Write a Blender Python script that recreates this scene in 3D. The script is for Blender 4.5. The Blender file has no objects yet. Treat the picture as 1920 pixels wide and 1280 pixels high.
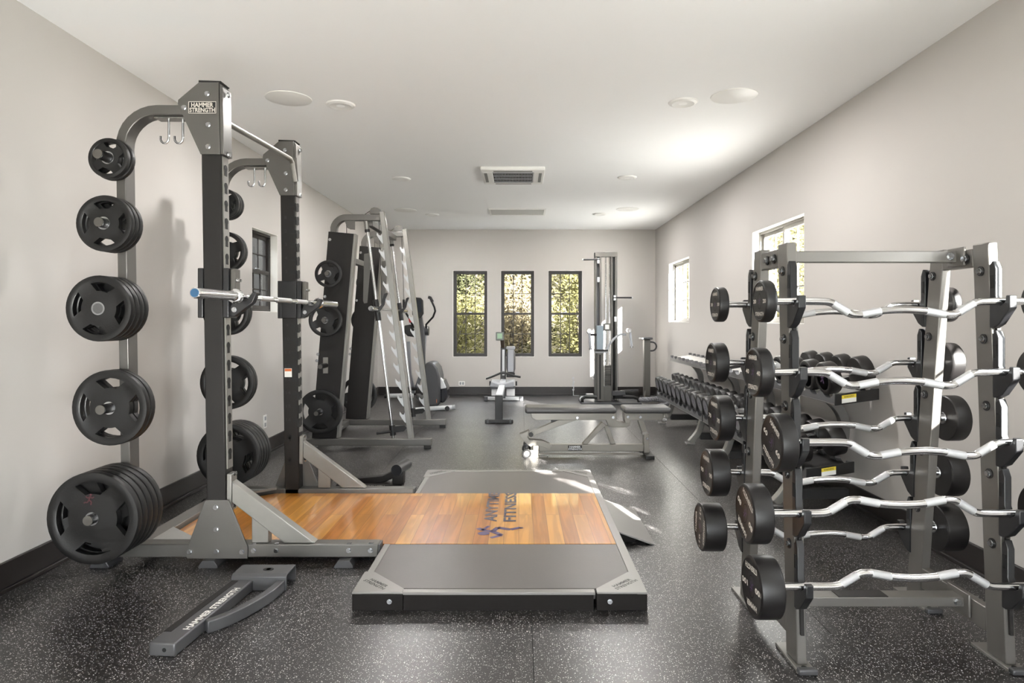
import bpy, math, random
from mathutils import Vector, Matrix
random.seed(7)
sc = bpy.context.scene
COL = sc.collection
PI = math.pi

# ------------------------------------------------------------------ camera, sky, sun, exposure
EYE = 1.28
F = 1215.0
PU, PV = 975.0, 600.0
cd = bpy.data.cameras.new('camera'); cam = bpy.data.objects.new('camera', cd); COL.objects.link(cam)
cam.location = (0, 0, EYE); cam.rotation_euler = (PI/2, 0, 0)
cd.sensor_width = 36; cd.lens = F/1920*36
cd.shift_x = -(PU-960)/1920; cd.shift_y = -(640-PV)/1920
cd.clip_start = .05; cd.clip_end = 300
sc.camera = cam

sc.view_settings.view_transform = 'Standard'; sc.view_settings.look = 'None'
sc.view_settings.gamma = 1; sc.view_settings.use_curve_mapping = False
sc.view_settings.exposure = 0.75
try:
    sc.cycles.use_denoising = True
    sc.cycles.max_bounces = 10; sc.cycles.diffuse_bounces = 8; sc.cycles.glossy_bounces = 4
    sc.cycles.transparent_max_bounces = 24
    sc.cycles.sample_clamp_indirect = 6; sc.cycles.caustics_reflective = True
except Exception:
    pass

W = bpy.data.worlds.new('sky'); sc.world = W; W.use_nodes = True
nt = W.node_tree; nt.nodes.clear()
wo = nt.nodes.new('ShaderNodeOutputWorld'); bg = nt.nodes.new('ShaderNodeBackground')
bg.inputs[0].default_value = (.93, .96, 1.0, 1); bg.inputs[1].default_value = 7.6
nt.links.new(bg.outputs[0], wo.inputs[0])

SUN_DIR = Vector((-1, 1.75, -.85)).normalized()
sl = bpy.data.lights.new('sun', 'SUN'); sl.energy = 60.0; sl.angle = math.radians(.6); sl.color = (1, .97, .93)
so = bpy.data.objects.new('sun', sl); COL.objects.link(so); so.location = (12, -12, 12)
so.rotation_euler = SUN_DIR.to_track_quat('-Z', 'Y').to_euler()

# room dimensions
XL, XR, YB, YF, H = -2.44, 2.32, 11.1, -2.4, 2.83
WT = .15
WIN_RIGHT = [(1.05, 2.25), (5.29, 6.47), (8.89, 10.10)]
WIN_BACK = [(-1.151, -.557), (-.329, .247), (.484, 1.069)]
REAR = (-1.9, 2.0, .06, 2.02)

# area light added behind the camera to brighten the room, tilted toward the ceiling
al = bpy.data.lights.new('added_rear_light', 'AREA'); al.shape = 'RECTANGLE'; al.size = 3.8; al.size_y = 1.9; al.energy = 48; al.color = (.93, .97, 1)
ao = bpy.data.objects.new('added_rear_light', al); COL.objects.link(ao); ao.location = (.05, YF-.0, 1.04); ao.rotation_euler = (PI/2+.34, 0, 0)
LAMP_W = 20
# ------------------------------------------------------------------ helpers
def lin(c):
    return tuple(((v/255)/12.92 if v/255 <= .04045 else ((v/255+.055)/1.055)**2.4) for v in c)
MATS = {}
def mat(name, rgb, metal=0, rough=.5, var=.06, scale=8, bump=0, bscale=200, spec=.5, coat=0, stretch=None, rvar=.05):
    """principled surface with a gentle procedural variation of colour and roughness"""
    if name in MATS: return MATS[name]
    m = bpy.data.materials.new(name); m.use_nodes = True; n = m.node_tree; L = n.links
    p = n.nodes['Principled BSDF']; c = lin(rgb)
    p.inputs['Metallic'].default_value = metal; p.inputs['Specular IOR Level'].default_value = spec
    p.inputs['Coat Weight'].default_value = coat
    tc = n.nodes.new('ShaderNodeTexCoord'); mp = n.nodes.new('ShaderNodeMapping')
    L.new(tc.outputs['Object'], mp.inputs[0])
    if stretch: mp.inputs['Scale'].default_value = stretch
    nz = n.nodes.new('ShaderNodeTexNoise'); nz.inputs['Scale'].default_value = scale; nz.inputs['Detail'].default_value = 4
    L.new(mp.outputs[0], nz.inputs[0])
    mx = n.nodes.new('ShaderNodeMix'); mx.data_type = 'RGBA'
    mx.inputs[6].default_value = (*[max(0, v*(1-var)) for v in c], 1); mx.inputs[7].default_value = (*[min(1, v*(1+var)) for v in c], 1)
    L.new(nz.outputs[0], mx.inputs[0]); L.new(mx.outputs[2], p.inputs['Base Color'])
    mr = n.nodes.new('ShaderNodeMapRange'); mr.inputs[3].default_value = max(.02, rough-rvar); mr.inputs[4].default_value = min(1, rough+rvar)
    L.new(nz.outputs[0], mr.inputs[0]); L.new(mr.outputs[0], p.inputs['Roughness'])
    if bump:
        bz = n.nodes.new('ShaderNodeTexNoise'); bz.inputs['Scale'].default_value = bscale; L.new(mp.outputs[0], bz.inputs[0])
        bp = n.nodes.new('ShaderNodeBump'); bp.inputs['Strength'].default_value = bump; bp.inputs['Distance'].default_value = .002
        L.new(bz.outputs[0], bp.inputs['Height']); L.new(bp.outputs[0], p.inputs['Normal'])
    MATS[name] = m; return m

SILVER = mat('silver_paint', (100, 98, 95), .6, .38, .05, 30, .1, 400)
SILVERL = mat('silver_paint_light', (132, 130, 126), .6, .36, .05, 30)
CHROME = mat('chrome', (225, 225, 226), 1, .13, .02, 20)
KNURL = mat('knurled_chrome', (205, 205, 206), 1, .38, .05, 300, .9, 900)
BOLT = mat('zinc_bolt', (172, 173, 175), 1, .22, .05, 60)
BLACKP = mat('black_powder_coat', (33, 31, 30), 0, .5, .06, 12, .15, 500, .25)
BLACKM = mat('black_metal', (28, 27, 27), .2, .42, .08, 12)
RUBBER = mat('black_rubber', (19, 18, 18), 0, .47, .22, 9, .2, 160, .4)
RUBBER2 = mat('black_urethane', (22, 20, 20), 0, .4, .1, 9, .1, 300, .45)
PLASTIC = mat('black_plastic', (26, 26, 28), 0, .35, .1, 10)
DGREY = mat('dark_grey_metal', (72, 72, 74), .4, .42, .08, 14, .1, 500)
MIDGREY = mat('bronze_grey_metal', (92, 89, 85), .5, .42, .06, 14)
MATGREY = mat('platform_rubber_mat', (88, 84, 82), 0, .40, .28, 3, .15, 220)
EDGEG = mat('platform_edge_paint', (128, 126, 123), .35, .36, .08, 10)
EDGEB = mat('platform_side_black', (24, 21, 20), 0, .6, .12, 6, spec=.15)
VINYL = mat('grey_vinyl', (72, 71, 71), 0, .38, .06, 12, .15, 300)
BENCHM = mat('bench_paint', (122, 118, 111), .55, .38, .04, 20)
WALLM = mat('wall_paint', (187, 183, 179), 0, .6, .012, 2, .04, 90)
CEILM = mat('ceiling_paint', (244, 244, 244), 0, .7, .01, 2)
BASEM = mat('baseboard_paint', (38, 34, 33), 0, .38, .1, 6)
WFRAME = mat('window_black_frame', (44, 40, 38), .1, .42, .06, 10)
WFRAMEL = mat('window_grey_frame', (138, 134, 128), .2, .42, .06, 10)
REVEAL = mat('window_white_reveal', (232, 230, 225), 0, .5, .01, 5)
WHITEP = mat('white_plastic', (232, 231, 228), 0, .4, .01, 10)
SPKR = mat('speaker_mesh', (212, 212, 213), 0, .6, .04, 400)
GREYP = mat('grey_plastic', (150, 152, 156), 0, .4, .05, 10)
LGREY = mat('light_grey_plastic', (196, 198, 200), 0, .4, .04, 10)
INKW = mat('white_lettering', (222, 220, 216), 0, .5, .02, 30)
INKG = mat('grey_lettering', (196, 190, 182), 0, .5, .05, 30)
INKB = mat('black_lettering', (22, 21, 21), 0, .5, .05, 30)
INKD = mat('dark_blue_lettering', (72, 70, 84), 0, .35, .08, 30)
PURPLE = mat('purple_logo', (82, 70, 104), 0, .35, .08, 30)
PURPLED = mat('dark_purple_logo', (84, 62, 98), 0, .5, .08, 30)
REDLOGO = mat('dark_red_logo', (78, 34, 42), 0, .5, .1, 30)
SKINB = mat('blue_cap', (34, 78, 112), 0, .35, .05, 30)
ORANGE = mat('orange_sticker', (205, 108, 52), 0, .5, .05, 30)
YELLOW = mat('yellow_sticker', (226, 204, 62), 0, .5, .05, 30)
PAPER = mat('white_sticker', (228, 228, 224), 0, .5, .03, 60)
RED = mat('red_plastic', (176, 40, 46), 0, .4, .05, 30)
LCD = mat('green_lcd', (128, 160, 128), 0, .3, .05, 30)
ROPE = mat('grey_rope', (120, 120, 124), 0, .85, .2, 60, .6, 200)
SHADE = mat('dark_recess', (12, 12, 12), 0, .7, .05, 30)
DFACE = mat('dumbbell_face', (128, 128, 132), .2, .45, .2, 60, .4, 150)
GRILLE = mat('grille_grey', (120, 120, 118), 0, .5, .05, 30)

class MB:
    def __init__(s): s.v = []; s.f = []; s.items = []
    def item(s): t = MB(); s.items.append(t); return t          # a separate piece, built as an object of its own
    def add(s, vs, fs):
        o = len(s.v); s.v += [Vector(p) for p in vs]; s.f += [tuple(i+o for i in f) for f in fs]; return s
    def box(s, x0, x1, y0, y1, z0, z1):
        if x0 > x1: x0, x1 = x1, x0
        if y0 > y1: y0, y1 = y1, y0
        if z0 > z1: z0, z1 = z1, z0
        return s.add([(x0,y0,z0),(x1,y0,z0),(x1,y1,z0),(x0,y1,z0),(x0,y0,z1),(x1,y0,z1),(x1,y1,z1),(x0,y1,z1)],
                     [(0,3,2,1),(4,5,6,7),(0,1,5,4),(1,2,6,5),(2,3,7,6),(3,0,4,7)])
    def prism(s, pts, off):
        pts = [Vector(p) for p in pts]; off = Vector(off); n = len(pts)
        nrm = Vector((0,0,0))
        for i in range(n): nrm += pts[i].cross(pts[(i+1) % n])
        if nrm.dot(off) > 0: pts.reverse()
        vs = pts + [p+off for p in pts]
        return s.add(vs, [tuple(range(n)), tuple(reversed(range(n, 2*n)))] + [(i, i+n, (i+1) % n+n, (i+1) % n) for i in range(n)])
    def pxz(s, pts, y0, y1):                       # polygon in the x-z plane with depth in y
        return s.prism([(x, y0, z) for x, z in pts], (0, y1-y0, 0))
    def pyz(s, pts, x0, x1):
        return s.prism([(x0, y, z) for y, z in pts], (x1-x0, 0, 0))
    def cyl(s, a, b, r, r2=None, n=20):
        a = Vector(a); b = Vector(b); r2 = r if r2 is None else r2
        d = (b-a).normalized(); u = d.orthogonal().normalized(); w = d.cross(u)
        vs = []
        for p, q in ((a, r), (b, r2)):
            for i in range(n):
                t = 2*PI*i/n; vs.append(p+(u*math.cos(t)+w*math.sin(t))*q)
        return s.add(vs, [tuple(reversed(range(n))), tuple(range(n, 2*n))] + [(i, (i+1) % n, (i+1) % n+n, i+n) for i in range(n)])
    def lathe(s, prof, o, d, n=32):                # prof: list of (radius, height along d)
        o = Vector(o); d = Vector(d).normalized(); u = d.orthogonal().normalized(); w = d.cross(u)
        vs = []; fs = []
        for r, h in prof:
            for i in range(n):
                t = 2*PI*i/n; vs.append(o+d*h+(u*math.cos(t)+w*math.sin(t))*r)
        for k in range(len(prof)-1):
            for i in range(n):
                j = (i+1) % n; fs.append((k*n+i, k*n+j, (k+1)*n+j, (k+1)*n+i))
        if prof[0][0] > 1e-6: fs.append(tuple(reversed(range(n))))
        if prof[-1][0] > 1e-6: fs.append(tuple(range((len(prof)-1)*n, len(prof)*n)))
        return s.add(vs, fs)
    def sweep(s, pts, prof, side=None, closed=False):
        """sweep a closed 2-D profile (a,b) along pts; a runs along the in-plane normal, b along side"""
        pts = [Vector(p) for p in pts]; n = len(pts); m = len(prof); vs = []; fs = []
        sd = Vector(side).normalized() if side else None
        prev = None
        for i, p in enumerate(pts):
            t0 = (pts[i]-pts[i-1]).normalized() if (i or closed) else None
            t1 = (pts[(i+1) % n]-pts[i]).normalized() if (i < n-1 or closed) else None
            t = (t0+t1).normalized() if (t0 and t1) else (t0 or t1)
            k = 1.0
            if t0 and t1: k = 1/max(.5, t.dot(t1))
            if sd is not None:
                b = (sd-t*sd.dot(t)).normalized(); a = b.cross(t)
            else:
                if prev is None: prev = t.orthogonal().normalized()
                a = (prev-t*prev.dot(t)).normalized(); b = t.cross(a); prev = a; k = 1
            for x, y in prof: vs.append(p+a*x*k+b*y)
        for i in range(n if closed else n-1):
            for j in range(m):
                q = (j+1) % m; i2 = (i+1) % n
                fs.append((i*m+j, i*m+q, i2*m+q, i2*m+j))
        if not closed: fs += [tuple(reversed(range(m))), tuple(range((n-1)*m, n*m))]
        return s.add(vs, fs)
    def tube(s, pts, r, n=12, closed=False):
        return s.sweep(pts, [(r*math.cos(2*PI*i/n), r*math.sin(2*PI*i/n)) for i in range(n)], None, closed)
    def rtube(s, pts, w, h, side):
        return s.sweep(pts, [(-w/2,-h/2),(w/2,-h/2),(w/2,h/2),(-w/2,h/2)], side)
    def lean(s, k, z0):
        for q in (s, *s.items):
            for p in q.v: p.x -= k*(p.z-z0)
        return s
    def xf(s, M):
        s.v = [M @ p for p in s.v]; return s
    def build(s, name, m, parent=None, origin=None, bevel=0, smooth=True):
        if s.items:
            for it in s.items: o = it.build(name, m, parent, origin, bevel, smooth)
            if not s.v: return o
        off = Vector((0, 0, 0))
        if parent is not None:
            q = parent
            while q is not None: off += q.location; q = q.parent
        elif origin is not None: off = Vector(origin)
        me = bpy.data.meshes.new(name); me.from_pydata([p-off for p in s.v], [], s.f); me.update()
        me.materials.append(m)
        if smooth:
            me.shade_smooth()
            me.set_sharp_from_angle(angle=math.radians(35))
        o = bpy.data.objects.new(name, me); COL.objects.link(o)
        if parent is not None: o.parent = parent
        elif origin is not None: o.location = origin
        if bevel:
            b = o.modifiers.new('bevel', 'BEVEL'); b.width = bevel; b.segments = 2; b.limit_method = 'ANGLE'; b.angle_limit = math.radians(40)
        return o

def thing(name, label, cat, loc, group=None):
    o = bpy.data.objects.new(name, None); COL.objects.link(o); o.location = loc; o.empty_display_size = .1
    o['label'] = label; o['category'] = cat
    if group: o['group'] = group
    return o
def tag(o, label, cat, group=None):
    o['label'] = label; o['category'] = cat
    if group: o['group'] = group
    return o
def struct(o): o['kind'] = 'structure'; return o
def dup(root, loc, label=None, rot=None):
    r = root.copy(); COL.objects.link(r); r.location = loc
    if label: r['label'] = label
    if rot is not None: r.rotation_euler = rot
    for ch in list(root.children):
        c = ch.copy(); COL.objects.link(c); c.parent = r
        for g in ch.children:
            d = g.copy(); COL.objects.link(d); d.parent = c
    return r
def PX(Y):                                          # a point of the frontal plane at distance Y
    return lambda u, v: ((u-PU)*Y/F, EYE+(PV-v)*Y/F)
ORD = ['first', 'second', 'third', 'fourth', 'fifth', 'sixth', 'seventh', 'eighth', 'ninth', 'tenth', 'eleventh', 'twelfth',
       'thirteenth', 'fourteenth', 'fifteenth', 'sixteenth', 'seventeenth', 'eighteenth', 'nineteenth', 'twentieth', 'twenty-first', 'twenty-second']

_fc = {}
def text_geo(s, bold=.012):
    key = (s, bold)
    if key in _fc: return _fc[key]
    c = bpy.data.curves.new('t', 'FONT'); c.body = s; c.size = 1; c.offset = bold; c.resolution_u = 2; c.fill_mode = 'FRONT'
    c.space_line = .78; c.align_x = 'CENTER'
    o = bpy.data.objects.new('t', c); COL.objects.link(o)
    dg = bpy.context.evaluated_depsgraph_get()
    me = bpy.data.meshes.new_from_object(o.evaluated_get(dg))
    vs = [v.co.copy() for v in me.vertices]; fs = [tuple(p.vertices) for p in me.polygons]
    bpy.data.objects.remove(o); bpy.data.curves.remove(c); bpy.data.meshes.remove(me)
    x0 = min(v.x for v in vs); x1 = max(v.x for v in vs); y0 = min(v.y for v in vs); y1 = max(v.y for v in vs)
    vs = [((v.x-(x0+x1)/2)/(x1-x0), (v.y-(y0+y1)/2)/(y1-y0)) for v in vs]
    _fc[key] = (vs, fs); return _fc[key]
def text(mb, s, c, xd, yd, w, h, arc=None, bottom=False, bold=.012):
    """flat lettering centred on c, w wide and h high; arc bends it round c at that radius"""
    vs, fs = text_geo(s, bold); c = Vector(c); xd = Vector(xd).normalized(); yd = Vector(yd).normalized()
    out = []
    for x, y in vs:
        X, Y = x*w, y*h
        if arc:
            a = X/arc
            if bottom: X, Y = math.sin(a)*(arc-Y), -math.cos(a)*(arc-Y)
            else: X, Y = math.sin(a)*(arc+Y), math.cos(a)*(arc+Y)
        out.append(c+xd*X+yd*Y)
    mb.add(out, fs)
def flat_poly(mb, pts, c, xd, yd, k=1):
    c = Vector(c); xd = Vector(xd); yd = Vector(yd)
    mb.add([c+xd*x*k+yd*y*k for x, y in pts], [tuple(range(len(pts)))])
def stroke(mb, pts, w, c, xd, yd, k=1):
    for (x0, y0), (x1, y1) in zip(pts, pts[1:]):
        d = Vector((x1-x0, y1-y0)); d.normalize(); nx, ny = -d.y*w/2, d.x*w/2
        flat_poly(mb, [(x0+nx, y0+ny), (x0-nx, y0-ny), (x1-nx, y1-ny), (x1+nx, y1+ny)], c, xd, yd, k)
def runner(mb, c, xd, yd, k):
    """running figure emblem: head, torso with bent arms, driving legs; about one unit high"""
    flat_poly(mb, [(.10+.10*math.cos(t*PI/8), .40+.10*math.sin(t*PI/8)) for t in range(16)], c, xd, yd, k)
    stroke(mb, [(-.34, .26), (-.16, .10), (.06, .26), (.20, .10), (.40, .22)], .10, c, xd, yd, k)
    stroke(mb, [(.04, .24), (-.06, -.06), (.16, -.22), (.10, -.50)], .12, c, xd, yd, k)
    stroke(mb, [(-.06, -.04), (-.20, -.28), (-.46, -.26), (-.50, -.36)], .11, c, xd, yd, k)

# ------------------------------------------------------------------ room shell
def floor_mat():
    m = bpy.data.materials.new('speckled_rubber_floor'); m.use_nodes = True; n = m.node_tree; L = n.links; p = n.nodes['Principled BSDF']
    tc = n.nodes.new('ShaderNodeTexCoord')
    def speck(scale, th, jit):
        v = n.nodes.new('ShaderNodeTexVoronoi'); v.inputs['Scale'].default_value = scale
        wn = n.nodes.new('ShaderNodeTexNoise'); wn.inputs['Scale'].default_value = 60; wn.inputs['Detail'].default_value = 2
        L.new(tc.outputs['Object'], wn.inputs[0])
        ad = n.nodes.new('ShaderNodeMix'); ad.data_type = 'VECTOR'; ad.inputs[0].default_value = jit
        L.new(tc.outputs['Object'], ad.inputs[4]); L.new(wn.outputs[1], ad.inputs[5]); L.new(ad.outputs[1], v.inputs[0])
        # only some cells carry a fleck
        sp = n.nodes.new('ShaderNodeSeparateColor'); L.new(v.outputs['Color'], sp.inputs[0])
        g = n.nodes.new('ShaderNodeMath'); g.operation = 'GREATER_THAN'; g.inputs[1].default_value = .58; L.new(sp.outputs[0], g.inputs[0])
        lt = n.nodes.new('ShaderNodeMath'); lt.operation = 'LESS_THAN'; lt.inputs[1].default_value = th; L.new(v.outputs['Distance'], lt.inputs[0])
        mu = n.nodes.new('ShaderNodeMath'); mu.operation = 'MULTIPLY'; L.new(g.outputs[0], mu.inputs[0]); L.new(lt.outputs[0], mu.inputs[1]); return mu
    a = speck(112, .24, .01); b = speck(190, .25, .012)
    mx = n.nodes.new('ShaderNodeMath'); mx.operation = 'MAXIMUM'; L.new(a.outputs[0], mx.inputs[0]); L.new(b.outputs[0], mx.inputs[1])
    nz = n.nodes.new('ShaderNodeTexNoise'); nz.inputs['Scale'].default_value = 1.7; nz.inputs['Detail'].default_value = 5; L.new(tc.outputs['Object'], nz.inputs[0])
    c0 = n.nodes.new('ShaderNodeMix'); c0.data_type = 'RGBA'; c0.inputs[6].default_value = (*lin((22, 20, 20)), 1); c0.inputs[7].default_value = (*lin((33, 30, 30)), 1)
    L.new(nz.outputs[0], c0.inputs[0])
    c1 = n.nodes.new('ShaderNodeMix'); c1.data_type = 'RGBA'; c1.inputs[7].default_value = (*lin((205, 202, 200)), 1)
    L.new(mx.outputs[0], c1.inputs[0]); L.new(c0.outputs[2], c1.inputs[6]); L.new(c1.outputs[2], p.inputs['Base Color'])
    mr = n.nodes.new('ShaderNodeMapRange'); mr.inputs[3].default_value = .26; mr.inputs[4].default_value = .36; L.new(nz.outputs[0], mr.inputs[0]); L.new(mr.outputs[0], p.inputs['Roughness'])
    bz = n.nodes.new('ShaderNodeTexNoise'); bz.inputs['Scale'].default_value = 160; L.new(tc.outputs['Object'], bz.inputs[0])
    bp = n.nodes.new('ShaderNodeBump'); bp.inputs['Strength'].default_value = .2; bp.inputs['Distance'].default_value = .002
    L.new(bz.outputs[0], bp.inputs['Height']); L.new(bp.outputs[0], p.inputs['Normal'])
    p.inputs['Specular IOR Level'].default_value = .72
    return m
FLOORM = floor_mat()
# rubber rolls laid side by side: narrow seams between the strips
b = MB()
seams = [XL-WT, -1.17, .05, 1.27, XR+WT]
yseam = [YF-WT, 2.62, YB+WT]
fl = MB()
for xa, xb in zip(seams, seams[1:]):
    fl.box(xa+.0012, xb-.0012, YF-WT, YB+WT, -.02, 0)
struct(fl.build('floor', FLOORM, smooth=False))
struct(MB().box(XL-WT, XR+WT, YF-WT, YB+WT, -.12, -.0205).build('floor_slab', SHADE, smooth=False))
struct(MB().box(XL-WT, XR+WT, YF-WT, YB+WT, H, H+.12).build('ceiling', CEILM, smooth=False))

def wall(name, axis, c0, c1, a0, a1, holes):
    """wall slab c0..c1 thick, a0..a1 long, holes = (a, b, z0, z1)"""
    m = MB(); cuts = sorted({a0, a1, *[h[0] for h in holes], *[h[1] for h in holes]})
    for p, q in zip(cuts, cuts[1:]):
        hs = [h for h in holes if h[0] <= p+1e-6 and h[1] >= q-1e-6]
        spans = [(0, H)] if not hs else [(0, hs[0][2]), (hs[0][3], H)]
        for z0, z1 in spans:
            if z1-z0 < 1e-4: continue
            if axis == 'x': m.box(c0, c1, p, q, z0, z1)
            else: m.box(p, q, c0, c1, z0, z1)
    return struct(m.build(name, WALLM, smooth=False))
wall('wall_right', 'x', XR, XR+WT, YF-WT, YB+WT, [(a, b_, 1.25, 2.155) for a, b_ in WIN_RIGHT])
wall('wall_left', 'x', XL-WT, XL, YF-WT, YB+WT, [(5.90, 6.52, 1.36, 2.13)])
wall('wall_back', 'y', YB, YB+WT, XL, XR, [(a, b_, .65, 2.13) for a, b_ in WIN_BACK])
wall('wall_front', 'y', YF-WT, YF, XL, XR, [REAR])
struct(MB().box(XL, XL+.018, YF, YB, 0, .14).build('baseboard_left', BASEM, bevel=.004))
struct(MB().box(XR-.018, XR, YF, YB, 0, .14).build('baseboard_right', BASEM, bevel=.004))
struct(MB().box(XL+.018, XR-.018, YB-.018, YB, 0, .14).build('baseboard_back', BASEM, bevel=.004))
for n_, (x0, x1, y0, y1) in enumerate([(XL+.018, XL+.034, YF, YB-.034), (XR-.034, XR-.018, YF, YB-.034), (XL+.034, XR-.034, YB-.034, YB-.018)]):
    struct(MB().box(x0, x1, y0, y1, 0, .022).build('trim_%d' % (n_+1), BASEM, bevel=.004))

def glass_mat():
    m = bpy.data.materials.new('window_glass'); m.use_nodes = True; n = m.node_tree; n.nodes.clear(); L = n.links
    o = n.nodes.new('ShaderNodeOutputMaterial'); t = n.nodes.new('ShaderNodeBsdfTransparent'); g = n.nodes.new('ShaderNodeBsdfGlossy')
    t.inputs[0].default_value = (.97, .98, .975, 1); g.inputs['Roughness'].default_value = .02
    lw = n.nodes.new('ShaderNodeLayerWeight'); lw.inputs[0].default_value = .5
    pw = n.nodes.new('ShaderNodeMath'); pw.operation = 'POWER'; pw.inputs[1].default_value = 5; L.new(lw.outputs['Facing'], pw.inputs[0])
    fr = n.nodes.new('ShaderNodeMapRange'); fr.inputs[3].default_value = .0; fr.inputs[4].default_value = .8; L.new(pw.outputs[0], fr.inputs[0]); mx = n.nodes.new('ShaderNodeMixShader')
    L.new(fr.outputs[0], mx.inputs[0]); L.new(t.outputs[0], mx.inputs[1]); L.new(g.outputs[0], mx.inputs[2]); L.new(mx.outputs[0], o.inputs[0]); return m
GLASS = glass_mat()

def window(n_, frame_m, T, w, h, kind, fd=.05):
    """window built in local x (width), z (height), y outward; T maps to the wall. kind: hung or slider"""
    root = bpy.data.objects.new('window_%d' % n_, None); COL.objects.link(root); root['kind'] = 'structure'; root.location = T @ Vector((0, 0, 0))
    def B(m, nm, mm, par, bevel=0):
        return m.xf(T).build(nm, mm, par, bevel=bevel)
    y0 = WT-fd-.02; y1 = WT-.01; fw = .026
    m = MB()
    m.box(0, w, y0, y1, 0, fw); m.box(0, w, y0, y1, h-fw, h); m.box(0, fw, y0, y1, fw, h-fw); m.box(w-fw, w, y0, y1, fw, h-fw)
    B(m, 'window_frame', frame_m, root, .002)
    if kind == 'hung': sashes = [(fw, w-fw, h/2-.018, h-fw, .026, 3, 2), (fw, w-fw, fw, h/2+.018, .004, 3, 2)]
    elif kind == 'slider': sashes = [(fw, w/2+.02, fw, h-fw, .026, 2, 3), (w/2-.02, w-fw, fw, h-fw, .004, 2, 3)]
    else: sashes = [(fw, w/2+.03, fw, h-fw, .026, 1, 1), (w/2-.03, w-fw, fw, h-fw, .004, 1, 1)]
    sw = .034
    for (a, b_, c, d, yo, nx, nz_) in sashes:
        m = MB(); ya = y0+yo; yb = ya+.022
        m.box(a, b_, ya, yb, c, c+sw); m.box(a, b_, ya, yb, d-sw, d); m.box(a, a+sw, ya, yb, c+sw, d-sw); m.box(b_-sw, b_, ya, yb, c+sw, d-sw)
        for i in range(1, nx):
            x = a+sw+(b_-a-2*sw)*i/nx; m.box(x-.006, x+.006, ya+.004, yb-.004, c+sw, d-sw)
        for i in range(1, nz_):
            z = c+sw+(d-c-2*sw)*i/nz_; m.box(a+sw, b_-sw, ya+.005, yb-.005, z-.006, z+.006)
        s_ = B(m, 'sash', frame_m, root)
        B(MB().box(a+sw, b_-sw, (ya+yb)/2-.0015, (ya+yb)/2+.0015, c+sw, d-sw), 'pane', GLASS, s_)
    if kind == 'hung':
        B(MB().box(w/2-.03, w/2+.03, y0-.004, y0+.02, h/2+.018, h/2+.032), 'sash_lock', BOLT, root, .003)
    # white jamb lining the opening
    m = MB(); e = .004
    m.box(0, w, 0.0, y0, -.001, e); m.box(0, w, 0.0, y0, h-e, h+.001); m.box(-.001, e, 0, y0, e, h-e); m.box(w-e, w+.001, 0, y0, e, h-e)
    B(m, 'reveal', REVEAL, root)
    return root
for i, (a, b_) in enumerate(WIN_BACK):
    window(i+1, WFRAME, Matrix.Translation((a, YB, .65)), b_-a, 1.48, 'hung', .075)
for i, (a, b_) in enumerate(WIN_RIGHT):
    window(i+4, WFRAMEL, Matrix.Translation((XR, b_, 1.25)) @ Matrix.Rotation(-PI/2, 4, 'Z'), b_-a, .905, 'slider', .06)
window(7, WFRAME, Matrix.Translation((XL, 5.90, 1.36)) @ Matrix.Rotation(PI/2, 4, 'Z'), .62, .77, 'hung', .06)
window(8, WFRAME, Matrix.Translation((REAR[1], YF, REAR[2])) @ Matrix.Rotation(PI, 4, 'Z'), REAR[1]-REAR[0], REAR[3]-REAR[2], 'door')  # unseen glazed door, invented to let light in from behind the camera

# ------------------------------------------------------------------ outdoors
def hill_mat():
    m = bpy.data.materials.new('leaf_litter_slope'); m.use_nodes = True; n = m.node_tree; L = n.links; p = n.nodes['Principled BSDF']
    tc = n.nodes.new('ShaderNodeTexCoord')
    a = n.nodes.new('ShaderNodeTexNoise'); a.inputs['Scale'].default_value = 7; a.inputs['Detail'].default_value = 8; a.inputs['Roughness'].default_value = .75; a.inputs['Distortion'].default_value = 1.5
    L.new(tc.outputs['Object'], a.inputs[0]); r = n.nodes.new('ShaderNodeValToRGB'); L.new(a.outputs[0], r.inputs[0])
    e = r.color_ramp.elements; e[0].position = .41; e[0].color = (*lin((16, 15, 11)), 1); e[1].position = .60; e[1].color = (*lin((108, 102, 88)), 1)
    for ps, c in ((.455, (38, 36, 23)), (.495, (60, 58, 36)), (.54, (84, 78, 60))):
        q = e.new(ps); q.color = (*lin(c), 1)
    L.new(r.outputs[0], p.inputs['Base Color']); p.inputs['Roughness'].default_value = 1; p.inputs['Specular IOR Level'].default_value = 0; return m
HILL = hill_mat()
m = MB(); NX, NY = 40, 24
g = []
for j in range(NY+1):
    for i in range(NX+1):
        x = -16+32*i/NX; y = YB+.9+26*j/NY; t = max(0, y-YB-1.8)
        z = -.35+t*.42+.3*math.sin(x*.9+y*.4)*min(1, t*.2)+random.uniform(-.12, .12)*min(1, t)
        g.append((x, y, z))
m.add(g, [(j*(NX+1)+i, j*(NX+1)+i+1, (j+1)*(NX+1)+i+1, (j+1)*(NX+1)+i) for j in range(NY) for i in range(NX)])
struct(m.build('hillside', HILL))
GRASS = mat('outdoor_lawn', (120, 118, 100), 0, .9, .3, 6)
struct(MB().box(XR+WT+.01, XR+7, -12, 16, -.3, -.2).build('bounce_slab', mat('pale_bounce', (226, 224, 220), 0, .8, .05, 4)))  # unseen pale slab added to bounce sunlight up onto the ceiling
struct(MB().box(-5.2, -5.0, -6, 16, -.3, 4.2).build('added_outside_wall', mat('shade_dark_wall', (27, 27, 27), 0, .8, .1, 2, spec=0)))  # wall added to darken the left window's view; shade put into its colour
struct(MB().box(XR+WT+.01, 60, -40, 60, -.4, -.3).box(-60, XL-WT-.01, -40, 60, -.4, -.3).box(XL-WT, XR+WT, -40, YF-WT-.01, -.4, -.13).build('outdoor_ground', GRASS))

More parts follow.
